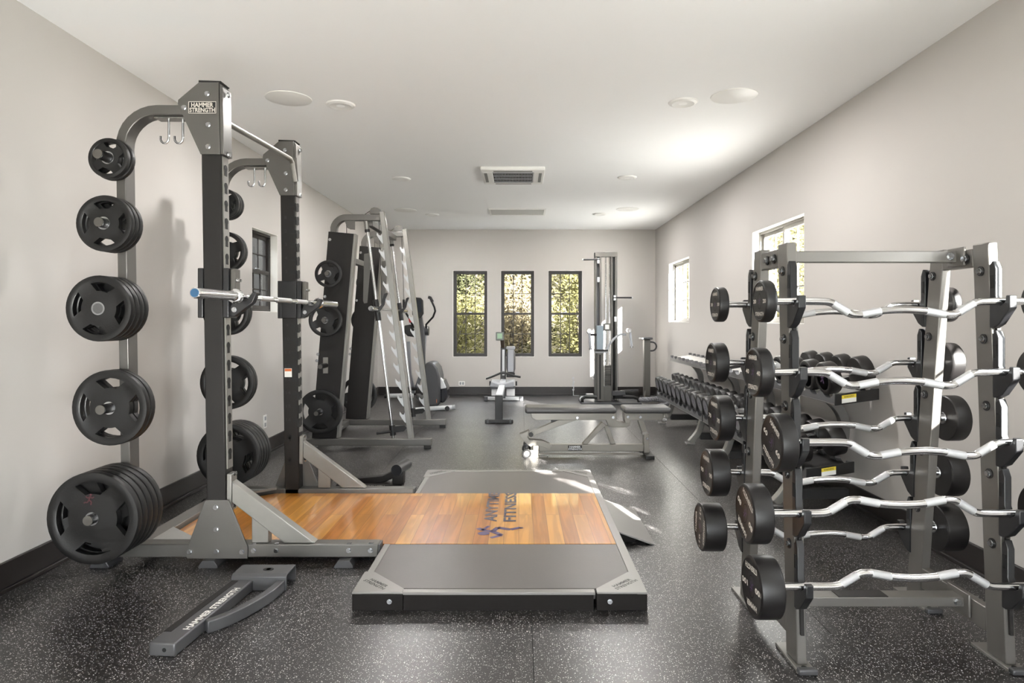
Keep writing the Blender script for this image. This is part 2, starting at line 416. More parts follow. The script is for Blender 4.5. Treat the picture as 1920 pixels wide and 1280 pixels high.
LEAFS = [mat('leaf_olive', (74, 71, 44), 0, .8, .4, 3, spec=0), mat('leaf_pale', (100, 95, 70), 0, .8, .4, 3, spec=0), mat('leaf_dark', (48, 49, 34), 0, .8, .4, 3, spec=0), mat('leaf_tan', (94, 85, 66), 0, .8, .4, 3, spec=0)]
BARK = mat('bark', (66, 60, 52), 0, .85, .25, 12, .5, 60)
def shrub_geo(R, Hh, nleaf, ls, seed):
    rnd = random.Random(seed); lv = MB(); st = MB(); tips = []
    for k in range(9):
        a = rnd.uniform(0, 2*PI); l = rnd.uniform(.6, 1)
        p = Vector((0, 0, 0)); pts = [p.copy()]; d = Vector((math.cos(a)*.45, math.sin(a)*.45, 1)).normalized()
        for q in range(5):
            d = (d+Vector((rnd.uniform(-.3, .3), rnd.uniform(-.3, .3), rnd.uniform(-.05, .2)))).normalized(); p = p+d*Hh*l/5; pts.append(p.copy())
        st.tube(pts, Hh*.010, 5); tips += pts[2:]
    for k in range(nleaf):
        c = rnd.choice(tips)+Vector((rnd.gauss(0, R*.3), rnd.gauss(0, R*.3), rnd.gauss(0, Hh*.11)))
        u = Vector((rnd.gauss(0, 1), rnd.gauss(0, 1), rnd.gauss(0, 1))).normalized(); w = u.orthogonal().normalized(); s_ = ls*rnd.uniform(.6, 1.4)
        lv.add([c-u*s_, c+w*s_*.45, c+u*s_, c-w*s_*.45], [(0, 1, 2, 3)])
    return lv, st
protos = []
for k, (R, Hh, nl, ls) in enumerate([(.9, 1.9, 3600, .05), (1.1, 2.4, 3800, .055), (1.4, 3.6, 4200, .065)]):
    lv, st = shrub_geo(R, Hh, nl, ls, k+3)
    protos.append((lv, st, Hh))
def hz(x, y):
    t = max(0, y-YB-1.8); return -.35+t*.42+.3*math.sin(x*.9+y*.4)*min(1, t*.2)
used = {}
def shrub(x, y, z, k, ml, label, nm='shrub'):
    root = thing(nm, label, 'shrub' if nm == 'shrub' else 'tree', (x, y, z-.1), 'shrubs and trees outside the windows')
    for nm2, mb_, mm in (('foliage', protos[k][0], LEAFS[ml]), ('stem', protos[k][1], BARK)):
        key = (nm2, k, ml if nm2 == 'foliage' else 0)
        if key not in used:
            me = bpy.data.meshes.new(nm2); me.from_pydata(mb_.v, [], mb_.f); me.materials.append(mm); used[key] = me
        o = bpy.data.objects.new(nm2, used[key]); COL.objects.link(o); o.parent = root
    root.rotation_euler.z = random.uniform(0, 6.28)
spots = [(-.1, 15.0, 0, 3, 'tan dry shrub nearest behind the middle back window'), (-1.9, 17.4, 1, 2, 'dark shrub halfway up the slope behind left back window'), (1.9, 17.2, 1, 0, 'green shrub halfway up the slope behind right back window'),
         (-1.75, 14.2, 0, 0, 'olive shrub nearest behind the left back window'), (1.55, 14.2, 0, 0, 'olive shrub nearest behind the right back window'),
         (-.15, 18.9, 1, 1, 'pale shrub on slope behind the middle back window'), (-3.6, 18.2, 1, 1, 'pale leafy shrub on slope seen through left back window'),
         (3.4, 18.0, 1, 1, 'pale leafy shrub on slope seen through right back window'), (-1.2, 21.6, 2, 2, 'tall dark bush high on the slope left of centre'),
         (3.9, 23.4, 2, 0, 'tall olive bush high on the slope right of centre')]
for x, y, k, ml, lb in spots: shrub(x, y, hz(x, y), k, ml, lb)
shrub(6.5, 15.5, -.3, 2, 1, 'pale tree seen through the near right side window', 'small_tree')
shrub(9.0, 20.5, -.3, 2, 3, 'tan bare tree seen through the right side window', 'small_tree')
shrub(8.5, 28, -.3, 2, 2, 'dark tree seen through the far right side window', 'small_tree')

# ------------------------------------------------------------------ ceiling fittings
def glow(name, rgb, s):
    m = bpy.data.materials.new(name); m.use_nodes = True; p = m.node_tree.nodes['Principled BSDF']
    p.inputs['Base Color'].default_value = (*lin(rgb), 1); p.inputs['Emission Color'].default_value = (1, .97, .92, 1); p.inputs['Emission Strength'].default_value = s; return m
LENS = glow('lamp_lens', (225, 225, 222), .12)
names = {0: 'near', 1: 'middle', 2: 'far'}
for x, y, lb in [(-1.29, 4.66, 'round ceiling downlight left, nearest the camera'), (1.16, 4.61, 'round ceiling downlight right, nearest the camera'),
                 (-1.30, 7.10, 'round ceiling downlight left, level with the air conditioner'), (1.163, 7.03, 'round ceiling downlight right, level with the air conditioner'),
                 (-1.29, 9.51, 'round ceiling downlight left, farthest near the back wall'), (1.16, 9.46, 'round ceiling downlight right, farthest near the back wall')]:
    t = thing('ceiling_light', lb, 'ceiling light', (x, y, H), 'recessed ceiling lights')
    MB().lathe([(.068, -.012), (.078, -.016), (.098, -.009), (.104, 0), (.104, .001), (.066, .001), (.066, -.006)], (x, y, H), (0, 0, 1), 36).build('trim_ring', WHITEP, t)
    MB().lathe([(.001, -.013), (.03, -.012), (.055, -.007), (.067, .001)], (x, y, H), (0, 0, 1), 36).build('lens', LENS, t)
    ll = bpy.data.lights.new('lamp_bulb', 'AREA'); ll.shape = 'DISK'; ll.size = .13; ll.energy = LAMP_W; ll.color = (1, .97, .94)
    lo = bpy.data.objects.new('lamp_bulb', ll); COL.objects.link(lo); lo.parent = t; lo.location = (0, 0, -.016)
for x, y, lb in [(-1.618, 4.53, 'round ceiling speaker left, nearest the camera'), (1.48, 4.48, 'round ceiling speaker right, nearest the camera'),
                 (-1.617, 9.14, 'round ceiling speaker far left'), (1.50, 9.05, 'round ceiling speaker far right')]:
    t = thing('ceiling_speaker', lb, 'speaker', (x, y, H), 'round ceiling speakers')
    MB().lathe([(.150, -.006), (.156, -.004), (.158, 0), (.158, .001), (.143, .001), (.143, -.005)], (x, y, H), (0, 0, 1), 48).build('rim', WHITEP, t)
    MB().lathe([(.001, -.005), (.144, -.004), (.145, .001)], (x, y, H), (0, 0, 1), 48).build('grille', SPKR, t)
t = thing('air_conditioner_cassette', 'square white ceiling air conditioner cassette with grey grille', 'air conditioner', (-.07, 6.9, H))
x0, x1, y0, y1 = -.40, .255, 6.53, 7.22; z0 = H-.04
m = MB(); m.box(x0, x1, y0, y0+.10, z0, H); m.box(x0, x1, y1-.10, y1, z0, H); m.box(x0, x0+.12, y0+.10, y1-.10, z0, H); m.box(x1-.12, x1, y0+.10, y1-.10, z0, H)
m.build('fascia', WHITEP, t, bevel=.012)
MB().box(x0+.12, x1-.12, y0+.10, y1-.10, z0+.012, H).build('grille_backing', SHADE, t)
m = MB()
for i in range(25): m.box(x0+.135+i*.0162, x0+.141+i*.0162, y0+.13, y1-.13, z0-.002, z0+.01)
for i in range(4):
    yy = y0+.13+i*(y1-y0-.26)/3; m.box(x0+.125, x1-.125, yy-.006, yy+.006, z0-.003, z0+.01)
m.box(x0+.12, x1-.12, y0+.10, y0+.13, z0-.002, z0+.01); m.box(x0+.12, x1-.12, y1-.13, y1-.10, z0-.002, z0+.01)
m.build('intake_grille', GREYP, t)
for a in ((x0+.03, x0+.06, y0+.13, y1-.13), (x1-.06, x1-.03, y0+.13, y1-.13), (x0+.13, x1-.13, y0+.03, y0+.06), (x0+.13, x1-.13, y1-.06, y1-.03)):
    MB().box(*a, z0-.003, z0+.004).build('air_slot', GRILLE, t)
t = thing('ceiling_access_panel', 'grey rectangular access panel in the ceiling beyond the air conditioner', 'ceiling panel', (-.04, 9.25, H))
MB().box(-.415, .34, 9.03, 9.50, H-.006, H).build('panel', mat('access_panel_grey', (190, 189, 186), 0, .6, .02, 5), t)
m = MB(); m.box(-.44, -.415, 9.0, 9.53, H-.012, H); m.box(.34, .365, 9.0, 9.53, H-.012, H); m.box(-.415, .34, 9.0, 9.03, H-.012, H); m.box(-.415, .34, 9.5, 9.53, H-.012, H)
m.build('panel_edge', WHITEP, t)
# wall outlets
def outlet(lb, a, b_, wide=False):
    t = thing('wall_outlet', lb, 'outlet', ((a[0]+b_[0])/2, (a[1]+b_[1])/2, a[2]), 'white wall outlets')
    MB().box(a[0], b_[0], a[1], b_[1], a[2], b_[2]).build('cover_plate', WHITEP, t, bevel=.002)
    return t
t = outlet('white outlet plate on back wall left of the rower', (-1.05, YB-.008, .16), (-.945, YB, .235))
MB().box(-1.035, -1.005, YB-.011, YB-.006, .175, .22).box(-.99, -.96, YB-.011, YB-.006, .175, .22).build('socket', GREYP, t)
t = outlet('white outlet plate on back wall behind the cable machine', (1.235, YB-.008, .27), (1.31, YB, .385))
MB().box(1.255, 1.29, YB-.011, YB-.006, .285, .315).box(1.255, 1.29, YB-.011, YB-.006, .335, .365).build('socket', GREYP, t)
t = outlet('white outlet plate on back wall beside the elliptical housing', (-1.385, YB-.008, .27), (-1.31, YB, .385))
MB().box(-1.365, -1.33, YB-.011, YB-.006, .285, .315).box(-1.365, -1.33, YB-.011, YB-.006, .335, .365).build('socket', SHADE, t)
t = outlet('white outlet plate on the left wall below the window', (XL, 6.15, .25), (XL+.008, 6.225, .375))
MB().box(XL+.006, XL+.011, 6.17, 6.205, .265, .30).box(XL+.006, XL+.011, 6.17, 6.205, .325, .36).build('socket', GREYP, t)

# ------------------------------------------------------------------ weight plates
def plate_geo(R, T, slots=4, rot=0.0):
    """grip plate on the y axis, face toward -y, centre at the origin, y from -T/2 to T/2"""
    rh = .026
    rings = [rh, .20*R+.012, .48*R, .53*R, .79*R, .83*R, .93*R, .985*R, R]
    dep = [.5, .5, .38, .38, .38, .5, .5, .44, .25]          # half thickness share
    ha = [0, 0, .30, .30, .50, .50, 0, 0, 0]                  # slot half angle
    na, nb = 6, 8; N = slots*(na+nb); nr = len(rings)
    m = MB(); idx = [[None]*N for _ in range(nr)]; idb = [[None]*N for _ in range(nr)]
    vs = []
    for i, r in enumerate(rings):
        # the warp fades to an even spread away from the slot
        h = {0: .38, 1: .36, 2: .32, 3: .30, 4: .50, 5: .50, 6: .47, 7: .45, 8: .45}[i]
        for q in range(slots):
            base = rot+q*2*PI/slots; span = 2*PI/slots
            for j in range(na+nb):
                if j <= na: a = -h+2*h*j/na
                else: a = h+(span-2*h)*(j-na)/nb
                a += base; k = q*(na+nb)+j; d = dep[i]*T
                idx[i][k] = len(vs); vs.append((r*math.cos(a), -d, r*math.sin(a)))
                idb[i][k] = len(vs); vs.append((r*math.cos(a), d, r*math.sin(a)))
    fs = []
    def hole(i, k): return i == 3 and (k % (na+nb)) < na
    for i in range(nr-1):
        for k in range(N):
            k2 = (k+1) % N
            if hole(i, k):
                fs += [(idx[i][k], idb[i][k], idb[i][k2], idx[i][k2]), (idx[i+1][k2], idb[i+1][k2], idb[i+1][k], idx[i+1][k])]
                if k % (na+nb) == 0: fs.append((idx[i][k], idx[i+1][k], idb[i+1][k], idb[i][k]))
                if k % (na+nb) == na-1: fs.append((idx[i][k2], idb[i][k2], idb[i+1][k2], idx[i+1][k2]))
            else:
                fs += [(idx[i][k], idx[i][k2], idx[i+1][k2], idx[i+1][k]), (idb[i][k], idb[i+1][k], idb[i+1][k2], idb[i][k2])]
    for k in range(N):
        k2 = (k+1) % N; fs += [(idx[-1][k], idx[-1][k2], idb[-1][k2], idb[-1][k]), (idx[0][k2], idx[0][k], idb[0][k], idb[0][k2])]
    return m.add(vs, fs)
PROTO = {}
def plate(D, T, x, y, z, label, group, rot=0.0, slots=4, logo=False):
    key = (D, T, slots)
    t = thing('weight_plate', label, 'weight plate', (x, y, z), group); t.rotation_euler = (0, rot, 0)
    if key not in PROTO:
        o = plate_geo(D/2, T, slots).build('rubber_disc', RUBBER)
        s_ = MB().lathe([(.0262, -T/2-.002), (.033, -T/2-.002), (.034, -T/2), (.034, T/2), (.033, T/2+.002), (.0262, T/2+.002), (.0262, -T/2-.002)], (0, 0, 0), (0, 1, 0), 32).build('hub_ring', BOLT)
        o.parent = t; s_.parent = t; PROTO[key] = (o.data, s_.data)
    else:
        for nm, me in zip(('rubber_disc', 'hub_ring'), PROTO[key]):
            o = bpy.data.objects.new(nm, me); COL.objects.link(o); o.parent = t
    return t
LEAN = .0155
def stack(xc, z, y0, dirn, specs, where, group, rots=None):
    """plates on one peg from the outer face inward; y0 = outer face, dirn = +1 when the stack runs toward +y"""
    y = y0; n = len(specs); out = []
    for i, (D, T) in enumerate(specs):
        lb = ('%s rubber grip plate %s' % ({0: 'outermost', n-1: 'innermost'}.get(i, ORD[i]+' outermost'), where)) if n > 1 else 'single rubber grip plate '+where
        out.append(plate(D, T, xc, y+dirn*T/2, z, lb, group, rot=(rots[i] if rots else random.uniform(0, 1.5))))
        y += dirn*(T+.0045)
    return out

# ------------------------------------------------------------------ half rack
Y1, Y2 = 3.385, 4.50
def bolt(m, x, y, z, d=(0, -1, 0), r=.012, l=.012):
    m = m.item(); d = Vector(d); p = Vector((x, y, z)); m.cyl(p, p+d*l*.3, r*1.25, n=16); m.cyl(p+d*l*.3, p+d*l, r, n=6)
rack = thing('half_rack', 'silver and black half rack with pull-up bar and plate storage pegs', 'power rack', (-1.6, 3.99, 0))
def px(u, v): return PX(3.375)(u, v)
ROWZ = [2.109, 1.769, 1.338, .834, .316]
def pegx(z): return -2.085-LEAN*(z-.8)
for side, Y in ((-1, Y1), (1, Y2)):
    yo = Y if side < 0 else Y+.09               # outer face
    m = MB().box(-1.652, -1.552, Y, Y+.09, .04, 2.53).lean(LEAN, 1.28); m.build('upright', BLACKP, rack, bevel=.006)
    up = MB().box(-1.551, -1.545, Y+.014, Y+.076, .50, 2.14).lean(LEAN, 1.28).build('notch_strip', SILVERL, rack)
    m = MB()
    for k in range(17):
        z = .62+.0935*k-.0935*.5
        if 1.27 < z < 1.57: continue
        q_ = m.item(); q_.box(-1.5455, -1.543, Y+.030, Y+.056, z-.028, z+.012); q_.cyl((-1.5455, Y+.043, z+.012), (-1.543, Y+.043, z+.012), .018, n=14)
    m.lean(LEAN, 1.28).build('slot', SHADE, up)
    if side > 0:                                 # notched inner edge with hole numbers
        m = MB(); tm = MB(); sv = MB()
        for k in range(17):
            z = 1.986-.0935*(k-1)
            if 1.26 < z < 1.56: continue
            m.item().box(-1.588, -1.5425, Y-.0022, Y+.03, z-.012, z+.012).box(-1.556, -1.5405, Y-.0018, Y+.03, z-.045, z-.01)
            if k: text(tm, str(k), (-1.617, Y-.0015, z+.006), (1, 0, 0), (0, 0, 1), .017*len(str(k)), .022)
        m.lean(LEAN, 1.28).build('notch', SHADE, rack); tm.lean(LEAN, 1.28).build('lettering', INKB, rack)
        MB().box(-1.640, -1.590, Y-.0015, Y, .885, .945).lean(LEAN, 1.28).build('warning_sticker', PAPER, rack)
        MB().box(-1.638, -1.592, Y-.0022, Y-.001, .925, .943).lean(LEAN, 1.28).build('sticker_header', ORANGE, rack)
        m = MB()
        for z in (.47, .315): q_ = m.item(); q_.cyl((-1.60, Y-.002, z), (-1.60, Y+.01, z), .016, n=16); q_.box(-1.607, -1.593, Y-.002, Y+.01, z-.03, z)
        m.build('keyhole', SHADE, rack)
    # storage post with bent top
    pts = [(-2.075, Y+.045, .11), (-2.075, Y+.045, 2.19)]
    for i in range(1, 9):
        a = PI-PI/2*i/8; pts.append((-1.885+.19*math.cos(a), Y+.045, 2.19+.19*math.sin(a)))
    pts.append((-1.66, Y+.045, 2.38))
    m = MB().rtube(pts, .05, .085, (0, 1, 0)); m.lean(LEAN, 1.28); m.build('storage_post', SILVER, rack, bevel=.004)
    # head plates, both sides
    hp = [(-1.781, 2.427), (-1.783, 2.405), (-1.756, 2.345), (-1.664, 2.144), (-1.5625, 2.144), (-1.5695, 2.519), (-1.672, 2.519)]
    for ya in (Y-.011, Y+.091):
        m = MB().pxz(hp, ya, ya+.010); g1 = m.build('head_plate', SILVER, rack, bevel=.002)
    MB().pxz([(-1.5625, 2.144), (-1.545, 2.144), (-1.552, 2.50), (-1.5695, 2.519)], Y-.006, Y+.096).build('head_cover', SILVER, rack, bevel=.003)
    MB().pxz([(-1.675, 2.519), (-1.569, 2.519), (-1.56, 2.526), (-1.675, 2.53)], Y-.008, Y+.098).build('head_cap', BLACKP, rack)
    bm = MB()
    ys = Y-.011
    for u, v in ((389, 176), (391, 234), (391, 275), (345.5, 202)): bolt(bm, *[px(u, v)[0], ys, px(u, v)[1]], r=.0105)
    for z in (2.155, 2.47): bolt(bm, -1.545, Y+.045, z, (1, 0, 0))
    # foot: base tube, gusset, brace
    MB().box(-2.13, -.742, Y, Y+.08, .04, .11).build('base_tube', SILVER, rack, bevel=.006)
    MB().box(-.742, -.732, Y+.002, Y+.078, .043, .107).build('end_cap', DGREY, rack, bevel=.003)
    gp = [(-1.633, .344), (-1.522, .344), (-1.515, .335), (-1.419, .0995), (-1.419, .038), (-1.736, .038), (-1.736, .091), (-1.643, .335)]
    yg = Y-.011 if side < 0 else Y+.081
    MB().pxz(gp, yg, yg+.010).build('foot_gusset', SILVER, rack, bevel=.002)
    MB().pxz([(-1.51, .435), (-1.51, .325), (-1.235, .112), (-1.075, .112)], Y+.01, Y+.07).build('brace', SILVERL, rack, bevel=.004)
    MB().pxz([(-1.408, .27), (-1.32, .20), (-1.32, .112), (-1.408, .112)], Y+.015, Y+.065).build('strut', SILVERL, rack, bevel=.003)
    MB().box(-1.535, -1.51, Y+.005, Y+.075, .28, .475).build('brace_bracket', SILVERL, rack, bevel=.003)
    if side < 0:
        for u, v in ((405, 950.5), (405.5, 992), (406.5, 1033), (356, 1034), (454, 1034)): bolt(bm, px(u, v)[0], yg, px(u, v)[1], r=.0105)
        for u in (474, 516.5, 653, 694): bolt(bm, px(u, 1032)[0], Y, .078, r=.0105); bm.item().box(px(u, 0)[0]-.012, px(u, 0)[0]+.012, Y+.002, Y+.02, .1095, .1125)
    for z in (.47, .30): bolt(bm, -1.51, Y+.04, z, (1, 0, 0), .010)
    bm.build('bolt', BOLT, rack)
    for xx in (-2.17, -1.61, -.91):
        MB().pxz([(xx-.05, 0), (xx+.05, 0), (xx+.05, .012), (xx+.03, .0395), (xx-.03, .0395), (xx-.05, .012)], *((Y-.045, Y+.08) if side < 0 else (Y, Y+.12))).build('foot', DGREY, rack, bevel=.003)
    # pegs
    for z, ln in zip(ROWZ, (.155, .155, .155, .165, .27)):
        xx = pegx(z); b0 = Vector((xx, yo, z)); e = Vector((xx, yo+side*ln, z))
        pg = MB().lathe([(.0, 0), (.0245, 0), (.0245, ln-.003), (.021, ln), (.0, ln)], b0, (0, side, 0), 28).build('peg', BLACKM, rack)
        MB().lathe([(.0, 0), (.0225, 0), (.0235, .002), (.0235, .006), (0, .006)], e-Vector((0, side*.003, 0)), (0, side, 0), 28).build('peg_cap', MIDGREY, pg)
        MB().box(xx-.028, xx+.028, yo, yo+side*.006, z-.045, z+.045).build('peg_plate', BLACKP, pg)
    # band hooks under the bent arm
    hk = MB(); 
    for xx in (-1.875, -1.80):
        pts = [(xx, Y+.075, 2.35), (xx, Y+.075, 2.25)]
        for i in range(1, 9):
            a = PI*i/8; pts.append((xx-.022+.022*math.cos(a), Y+.075, 2.25-.026*math.sin(a)))
        pts.append((xx-.044, Y+.075, 2.262)); hk.tube(pts, .0058, 8)
        h_ = hk.build('band_hook', BOLT, rack); hk = MB()
    MB().box(-1.93, -1.755, Y+.03, Y+.10, 2.345, 2.353).build('hook_bracket', SILVERL, rack, bevel=.002)
    # bar holder: sleeve with an angled hook
    z0_, z1_ = 1.292, 1.552
    m = MB()
    m.pxz([(-1.682, z0_), (-1.654, z0_), (-1.654, z1_), (-1.682, z1_)], Y-.006, Y+.10); m.box(-1.55, -1.52, Y-.006, Y+.10, z0_, z1_)
    if side > 0: m.box(-1.654, -1.55, Y-.012, Y-.002, z0_, z1_)
    m.box(-1.654, -1.55, Y+.092, Y+.10, z0_, z1_)
    jc = m.build('bar_holder', PLASTIC, rack, bevel=.004)
    ya, yb = (Y+.018, Y+.066)
    MB().pxz([(-1.52, 1.355), (-1.535, 1.30), (-1.50, 1.298), (-1.405, 1.372), (-1.383, 1.425), (-1.405, 1.43), (-1.425, 1.40), (-1.44, 1.385), (-1.47, 1.383), (-1.505, 1.40)], ya, yb).build('hook_arm', PLASTIC, jc, bevel=.004)
    MB().box(-1.519, -1.492, Y+.008, Y+.075, 1.40, 1.55).build('guard_plate', MIDGREY, jc, bevel=.006)
    m = MB(); bolt(m, -1.492, Y+.025, 1.49, (1, 0, 0), .008); bolt(m, -1.492, Y+.058, 1.49, (1, 0, 0), .008); bolt(m, -1.50, ya-.0005, 1.335, (0, -1, 0), .011); m.build('bolt', BOLT, jc)
    MB().pxz([(-1.682, 1.44), (-1.706, 1.41), (-1.70, 1.40), (-1.682, 1.41)], Y+.02, Y+.07).build('latch', PLASTIC, jc)
# name plate on the near head plate
ya = Y1-.0115
(xa, za), (xb, zb) = px(354, 213), px(406, 190.5)
lp = MB().box(xa, xb, ya-.002, ya, za, zb).build('name_plate', INKB, rack)
m = MB()
for q in ((xa, xb, za, za+.003), (xa, xb, zb-.003, zb), (xa, xa+.003, za, zb), (xb-.003, xb, za, zb)): m.box(q[0], q[1], ya-.003, ya-.002, q[2], q[3])
m.build('name_plate_edge', INKG, lp)
m = MB(); text(m, 'HAMMER', ((xa+xb)/2, ya-.0032, zb-.018), (1, 0, 0), (0, 0, 1), (xb-xa)*.80, .024, bold=.03)
text(m, 'STRENGTH', ((xa+xb)/2, ya-.0032, za+.018), (1, 0, 0), (0, 0, 1), (xb-xa)*.92, .024, bold=.03); m.build('lettering', INKG, lp)
# pull-up bar, cross tube, corner treads
MB().tube([(-1.575, Y1+.09, 2.34), (-1.575, Y2-.06, 2.385), (-1.572, Y2-.03, 2.365), (-1.555, Y2-.018, 2.235)], .0165, 16).build('pull_up_bar', SILVERL, rack)
MB().pxz([(-1.60, 2.40), (-1.545, 2.405), (-1.535, 2.24), (-1.56, 2.235)], Y2-.016, Y2-.0115).build('bar_bracket', SILVER, rack, bevel=.002)
MB().box(-2.06, -1.965, Y1+.08, Y2, .035, .105).build('cross_tube', SILVERL, rack, bevel=.004)
TREAD = mat('tread_plate', (196, 196, 194), .8, .35, .1, 90, .8, 60)
MB().prism([(-1.965, Y1+.08, .104), (-1.72, Y1+.08, .104), (-1.965, Y1+.29, .104)], (0, 0, .006)).build('corner_tread', TREAD, rack)
MB().prism([(-1.965, Y2, .104), (-1.72, Y2, .104), (-1.965, Y2-.21, .104)], (0, 0, .006)).build('corner_tread', TREAD, rack)
MB().prism([(-1.965, Y2-.24, .104), (-1.69, Y2, .104), (-1.72, Y2, .104), (-1.965, Y2-.21, .104)], (0, 0, .012)).build('corner_edge', SILVERL, rack)

G1 = 'weight plates on the near side of the half rack'; G2 = 'weight plates on the far side of the half rack'
rown = ['top', 'second', 'middle', 'fourth', 'lowest']
near = [[(.205, .030), (.215, .030)], [(.285, .032)]*3, [(.33, .036)]*4, [(.385, .040)]*2, [(.45, .042)]*5]
far = [[(.215, .030)]*3, [(.285, .032)]*2, [(.33, .036)]*2, [(.385, .040)]*2, [(.45, .042)]*5]
for r in range(5):
    z = ROWZ[r]; xx = pegx(z)
    tot = sum(T+.0045 for D, T in near[r]); y0 = Y1-.008-tot
    pl = stack(xx, z, y0, 1, near[r], 'on the %s storage peg nearest the camera' % rown[r], G1, rots={0: [.2, .1], 1: [.0, .1, .3], 2: [.18, .2, .9, .5], 3: [0.02, .03], 4: [.02, .4, .9, .3, 1.1]}[r])
    if r == 4:
        m = MB(); runner(m, (xx-.01, y0-.0015, z+.095), (1, 0, 0), (0, 0, 1), .055); lo = m.build('logo', REDLOGO, pl[0])
        pl[0].rotation_euler = (0, 0, 0); pl[0]['label'] = 'outermost large grip plate with dark red logo on lowest near peg'
    tot = sum(T+.0045 for D, T in far[r])
    stack(xx, z, Y2+.098+tot, -1, far[r], 'on the %s peg of the far rack side' % rown[r], G2, rots={0: [.2]*3, 1: [.3, .4], 2: [.5, .5], 3: [.1, .12], 4: [.3]*5}[r])

# barbell
bx, bz = -1.453, 1.402
t = thing('barbell', 'long chrome barbell with blue end cap resting on the rack hooks', 'barbell', (bx, 3.99, bz))
MB().cyl((bx, 3.29, bz), (bx, 4.69, bz), .014, n=24).build('shaft', CHROME, t)
m = MB(); 
for a, b_ in ((3.62, 3.80), (3.86, 4.1), (4.2, 4.4)): m.item().cyl((bx, a, bz), (bx, b_, bz), .0146, n=24)
m.build('knurling', KNURL, t)
for s_, ye in ((1, 2.894), (-1, 5.094)):
    sl_ = MB().lathe([(0, 0), (.021, 0), (.025, .003), (.025, .40), (.032, .402), (.038, .408), (.038, .425), (.030, .432), (.018, .436), (0, .436)], (bx, ye, bz), (0, s_, 0), 36).build('sleeve', CHROME, t)
    MB().cyl((bx, ye-.0015*s_, bz), (bx, ye+.001*s_, bz), .0195, n=32).build('end_cap', SKINB, sl_)

# ------------------------------------------------------------------ lifting platform
plat = thing('lifting_platform', 'low lifting platform with oak centre and grey rubber side mats', 'lifting platform', (-.09, 4.0, 0))
PX0, PX1, PY0, PY1, PZ = -.74, .561, 2.853, 5.19, .08
def wood_mat():
    m = bpy.data.materials.new('oak_boards'); m.use_nodes = True; n = m.node_tree; L = n.links; p = n.nodes['Principled BSDF']
    tc = n.nodes.new('ShaderNodeTexCoord'); mp = n.nodes.new('ShaderNodeMapping'); mp.inputs['Rotation'].default_value = (0, 0, PI/2)
    L.new(tc.outputs['Object'], mp.inputs[0])
    br = n.nodes.new('ShaderNodeTexBrick'); L.new(mp.outputs[0], br.inputs[0])
    br.inputs['Scale'].default_value = 1; br.inputs['Brick Width'].default_value = 1.15; br.inputs['Row Height'].default_value = .083
    br.inputs['Mortar Size'].default_value = .0012; br.offset = .37; br.offset_frequency = 2
    br.inputs['Color1'].default_value = (*lin((208, 150, 68)), 1); br.inputs['Color2'].default_value = (*lin((172, 106, 40)), 1); br.inputs['Mortar'].default_value = (*lin((128, 82, 40)), 1)
    mp2 = n.nodes.new('ShaderNodeMapping'); mp2.inputs['Scale'].default_value = (11, .8, 1); L.new(tc.outputs['Object'], mp2.inputs[0])
    ad = n.nodes.new('ShaderNodeVectorMath'); ad.operation = 'ADD'; L.new(mp2.outputs[0], ad.inputs[0]); L.new(br.outputs['Color'], ad.inputs[1])
    sc_ = n.nodes.new('ShaderNodeVectorMath'); sc_.operation = 'SCALE'; sc_.inputs['Scale'].default_value = 9; L.new(br.outputs['Color'], sc_.inputs[0]); L.new(sc_.outputs[0], ad.inputs[1])
    wv = n.nodes.new('ShaderNodeTexNoise'); wv.inputs['Scale'].default_value = 1.5; wv.inputs['Detail'].default_value = 3; wv.inputs['Distortion'].default_value = .6; L.new(ad.outputs[0], wv.inputs[0])
    ml = n.nodes.new('ShaderNodeMath'); ml.operation = 'MULTIPLY'; ml.inputs[1].default_value = 20; L.new(wv.outputs[0], ml.inputs[0])
    sn = n.nodes.new('ShaderNodeMath'); sn.operation = 'SINE'; L.new(ml.outputs[0], sn.inputs[0])
    mr = n.nodes.new('ShaderNodeMapRange'); mr.inputs[1].default_value = -1; mr.inputs[3].default_value = .78; mr.inputs[4].default_value = 1.05; L.new(sn.outputs[0], mr.inputs[0])
    fn = n.nodes.new('ShaderNodeTexNoise'); fn.inputs['Scale'].default_value = 2.4; L.new(tc.outputs['Object'], fn.inputs[0])
    mr2 = n.nodes.new('ShaderNodeMapRange'); mr2.inputs[3].default_value = .8; mr2.inputs[4].default_value = 1.2; L.new(fn.outputs[0], mr2.inputs[0])
    mm = n.nodes.new('ShaderNodeMath'); mm.operation = 'MULTIPLY'; L.new(mr.outputs[0], mm.inputs[0]); L.new(mr2.outputs[0], mm.inputs[1])
    s2 = n.nodes.new('ShaderNodeVectorMath'); s2.operation = 'SCALE'; L.new(br.outputs['Color'], s2.inputs[0]); L.new(mm.outputs[0], s2.inputs['Scale'])
    L.new(s2.outputs[0], p.inputs['Base Color']); p.inputs['Roughness'].default_value = .28; p.inputs['Coat Weight'].default_value = 1; p.inputs['Coat Roughness'].default_value = .07
    bp = n.nodes.new('ShaderNodeBump'); bp.inputs['Strength'].default_value = .25; bp.inputs['Distance'].default_value = .002; L.new(br.outputs['Fac'], bp.inputs['Height']); bp.invert = True
    b2 = n.nodes.new('ShaderNodeBump'); b2.inputs['Strength'].default_value = .05; b2.inputs['Distance'].default_value = .003; L.new(sn.outputs[0], b2.inputs['Height']); L.new(bp.outputs[0], b2.inputs['Normal'])
    L.new(b2.outputs[0], p.inputs['Normal']); return m
WOOD = wood_mat()
cx0 = -1.95
MB().prism([(cx0, Y1+.31, .03), (-1.69, Y1+.095, .03), (PX1-.046, Y1+.095, .03), (PX1-.046, Y2-.008, .03), (-1.69, Y2-.008, .03), (cx0, Y2-.25, .03)], (0, 0, PZ-.03)).build('wood_deck', WOOD, plat)
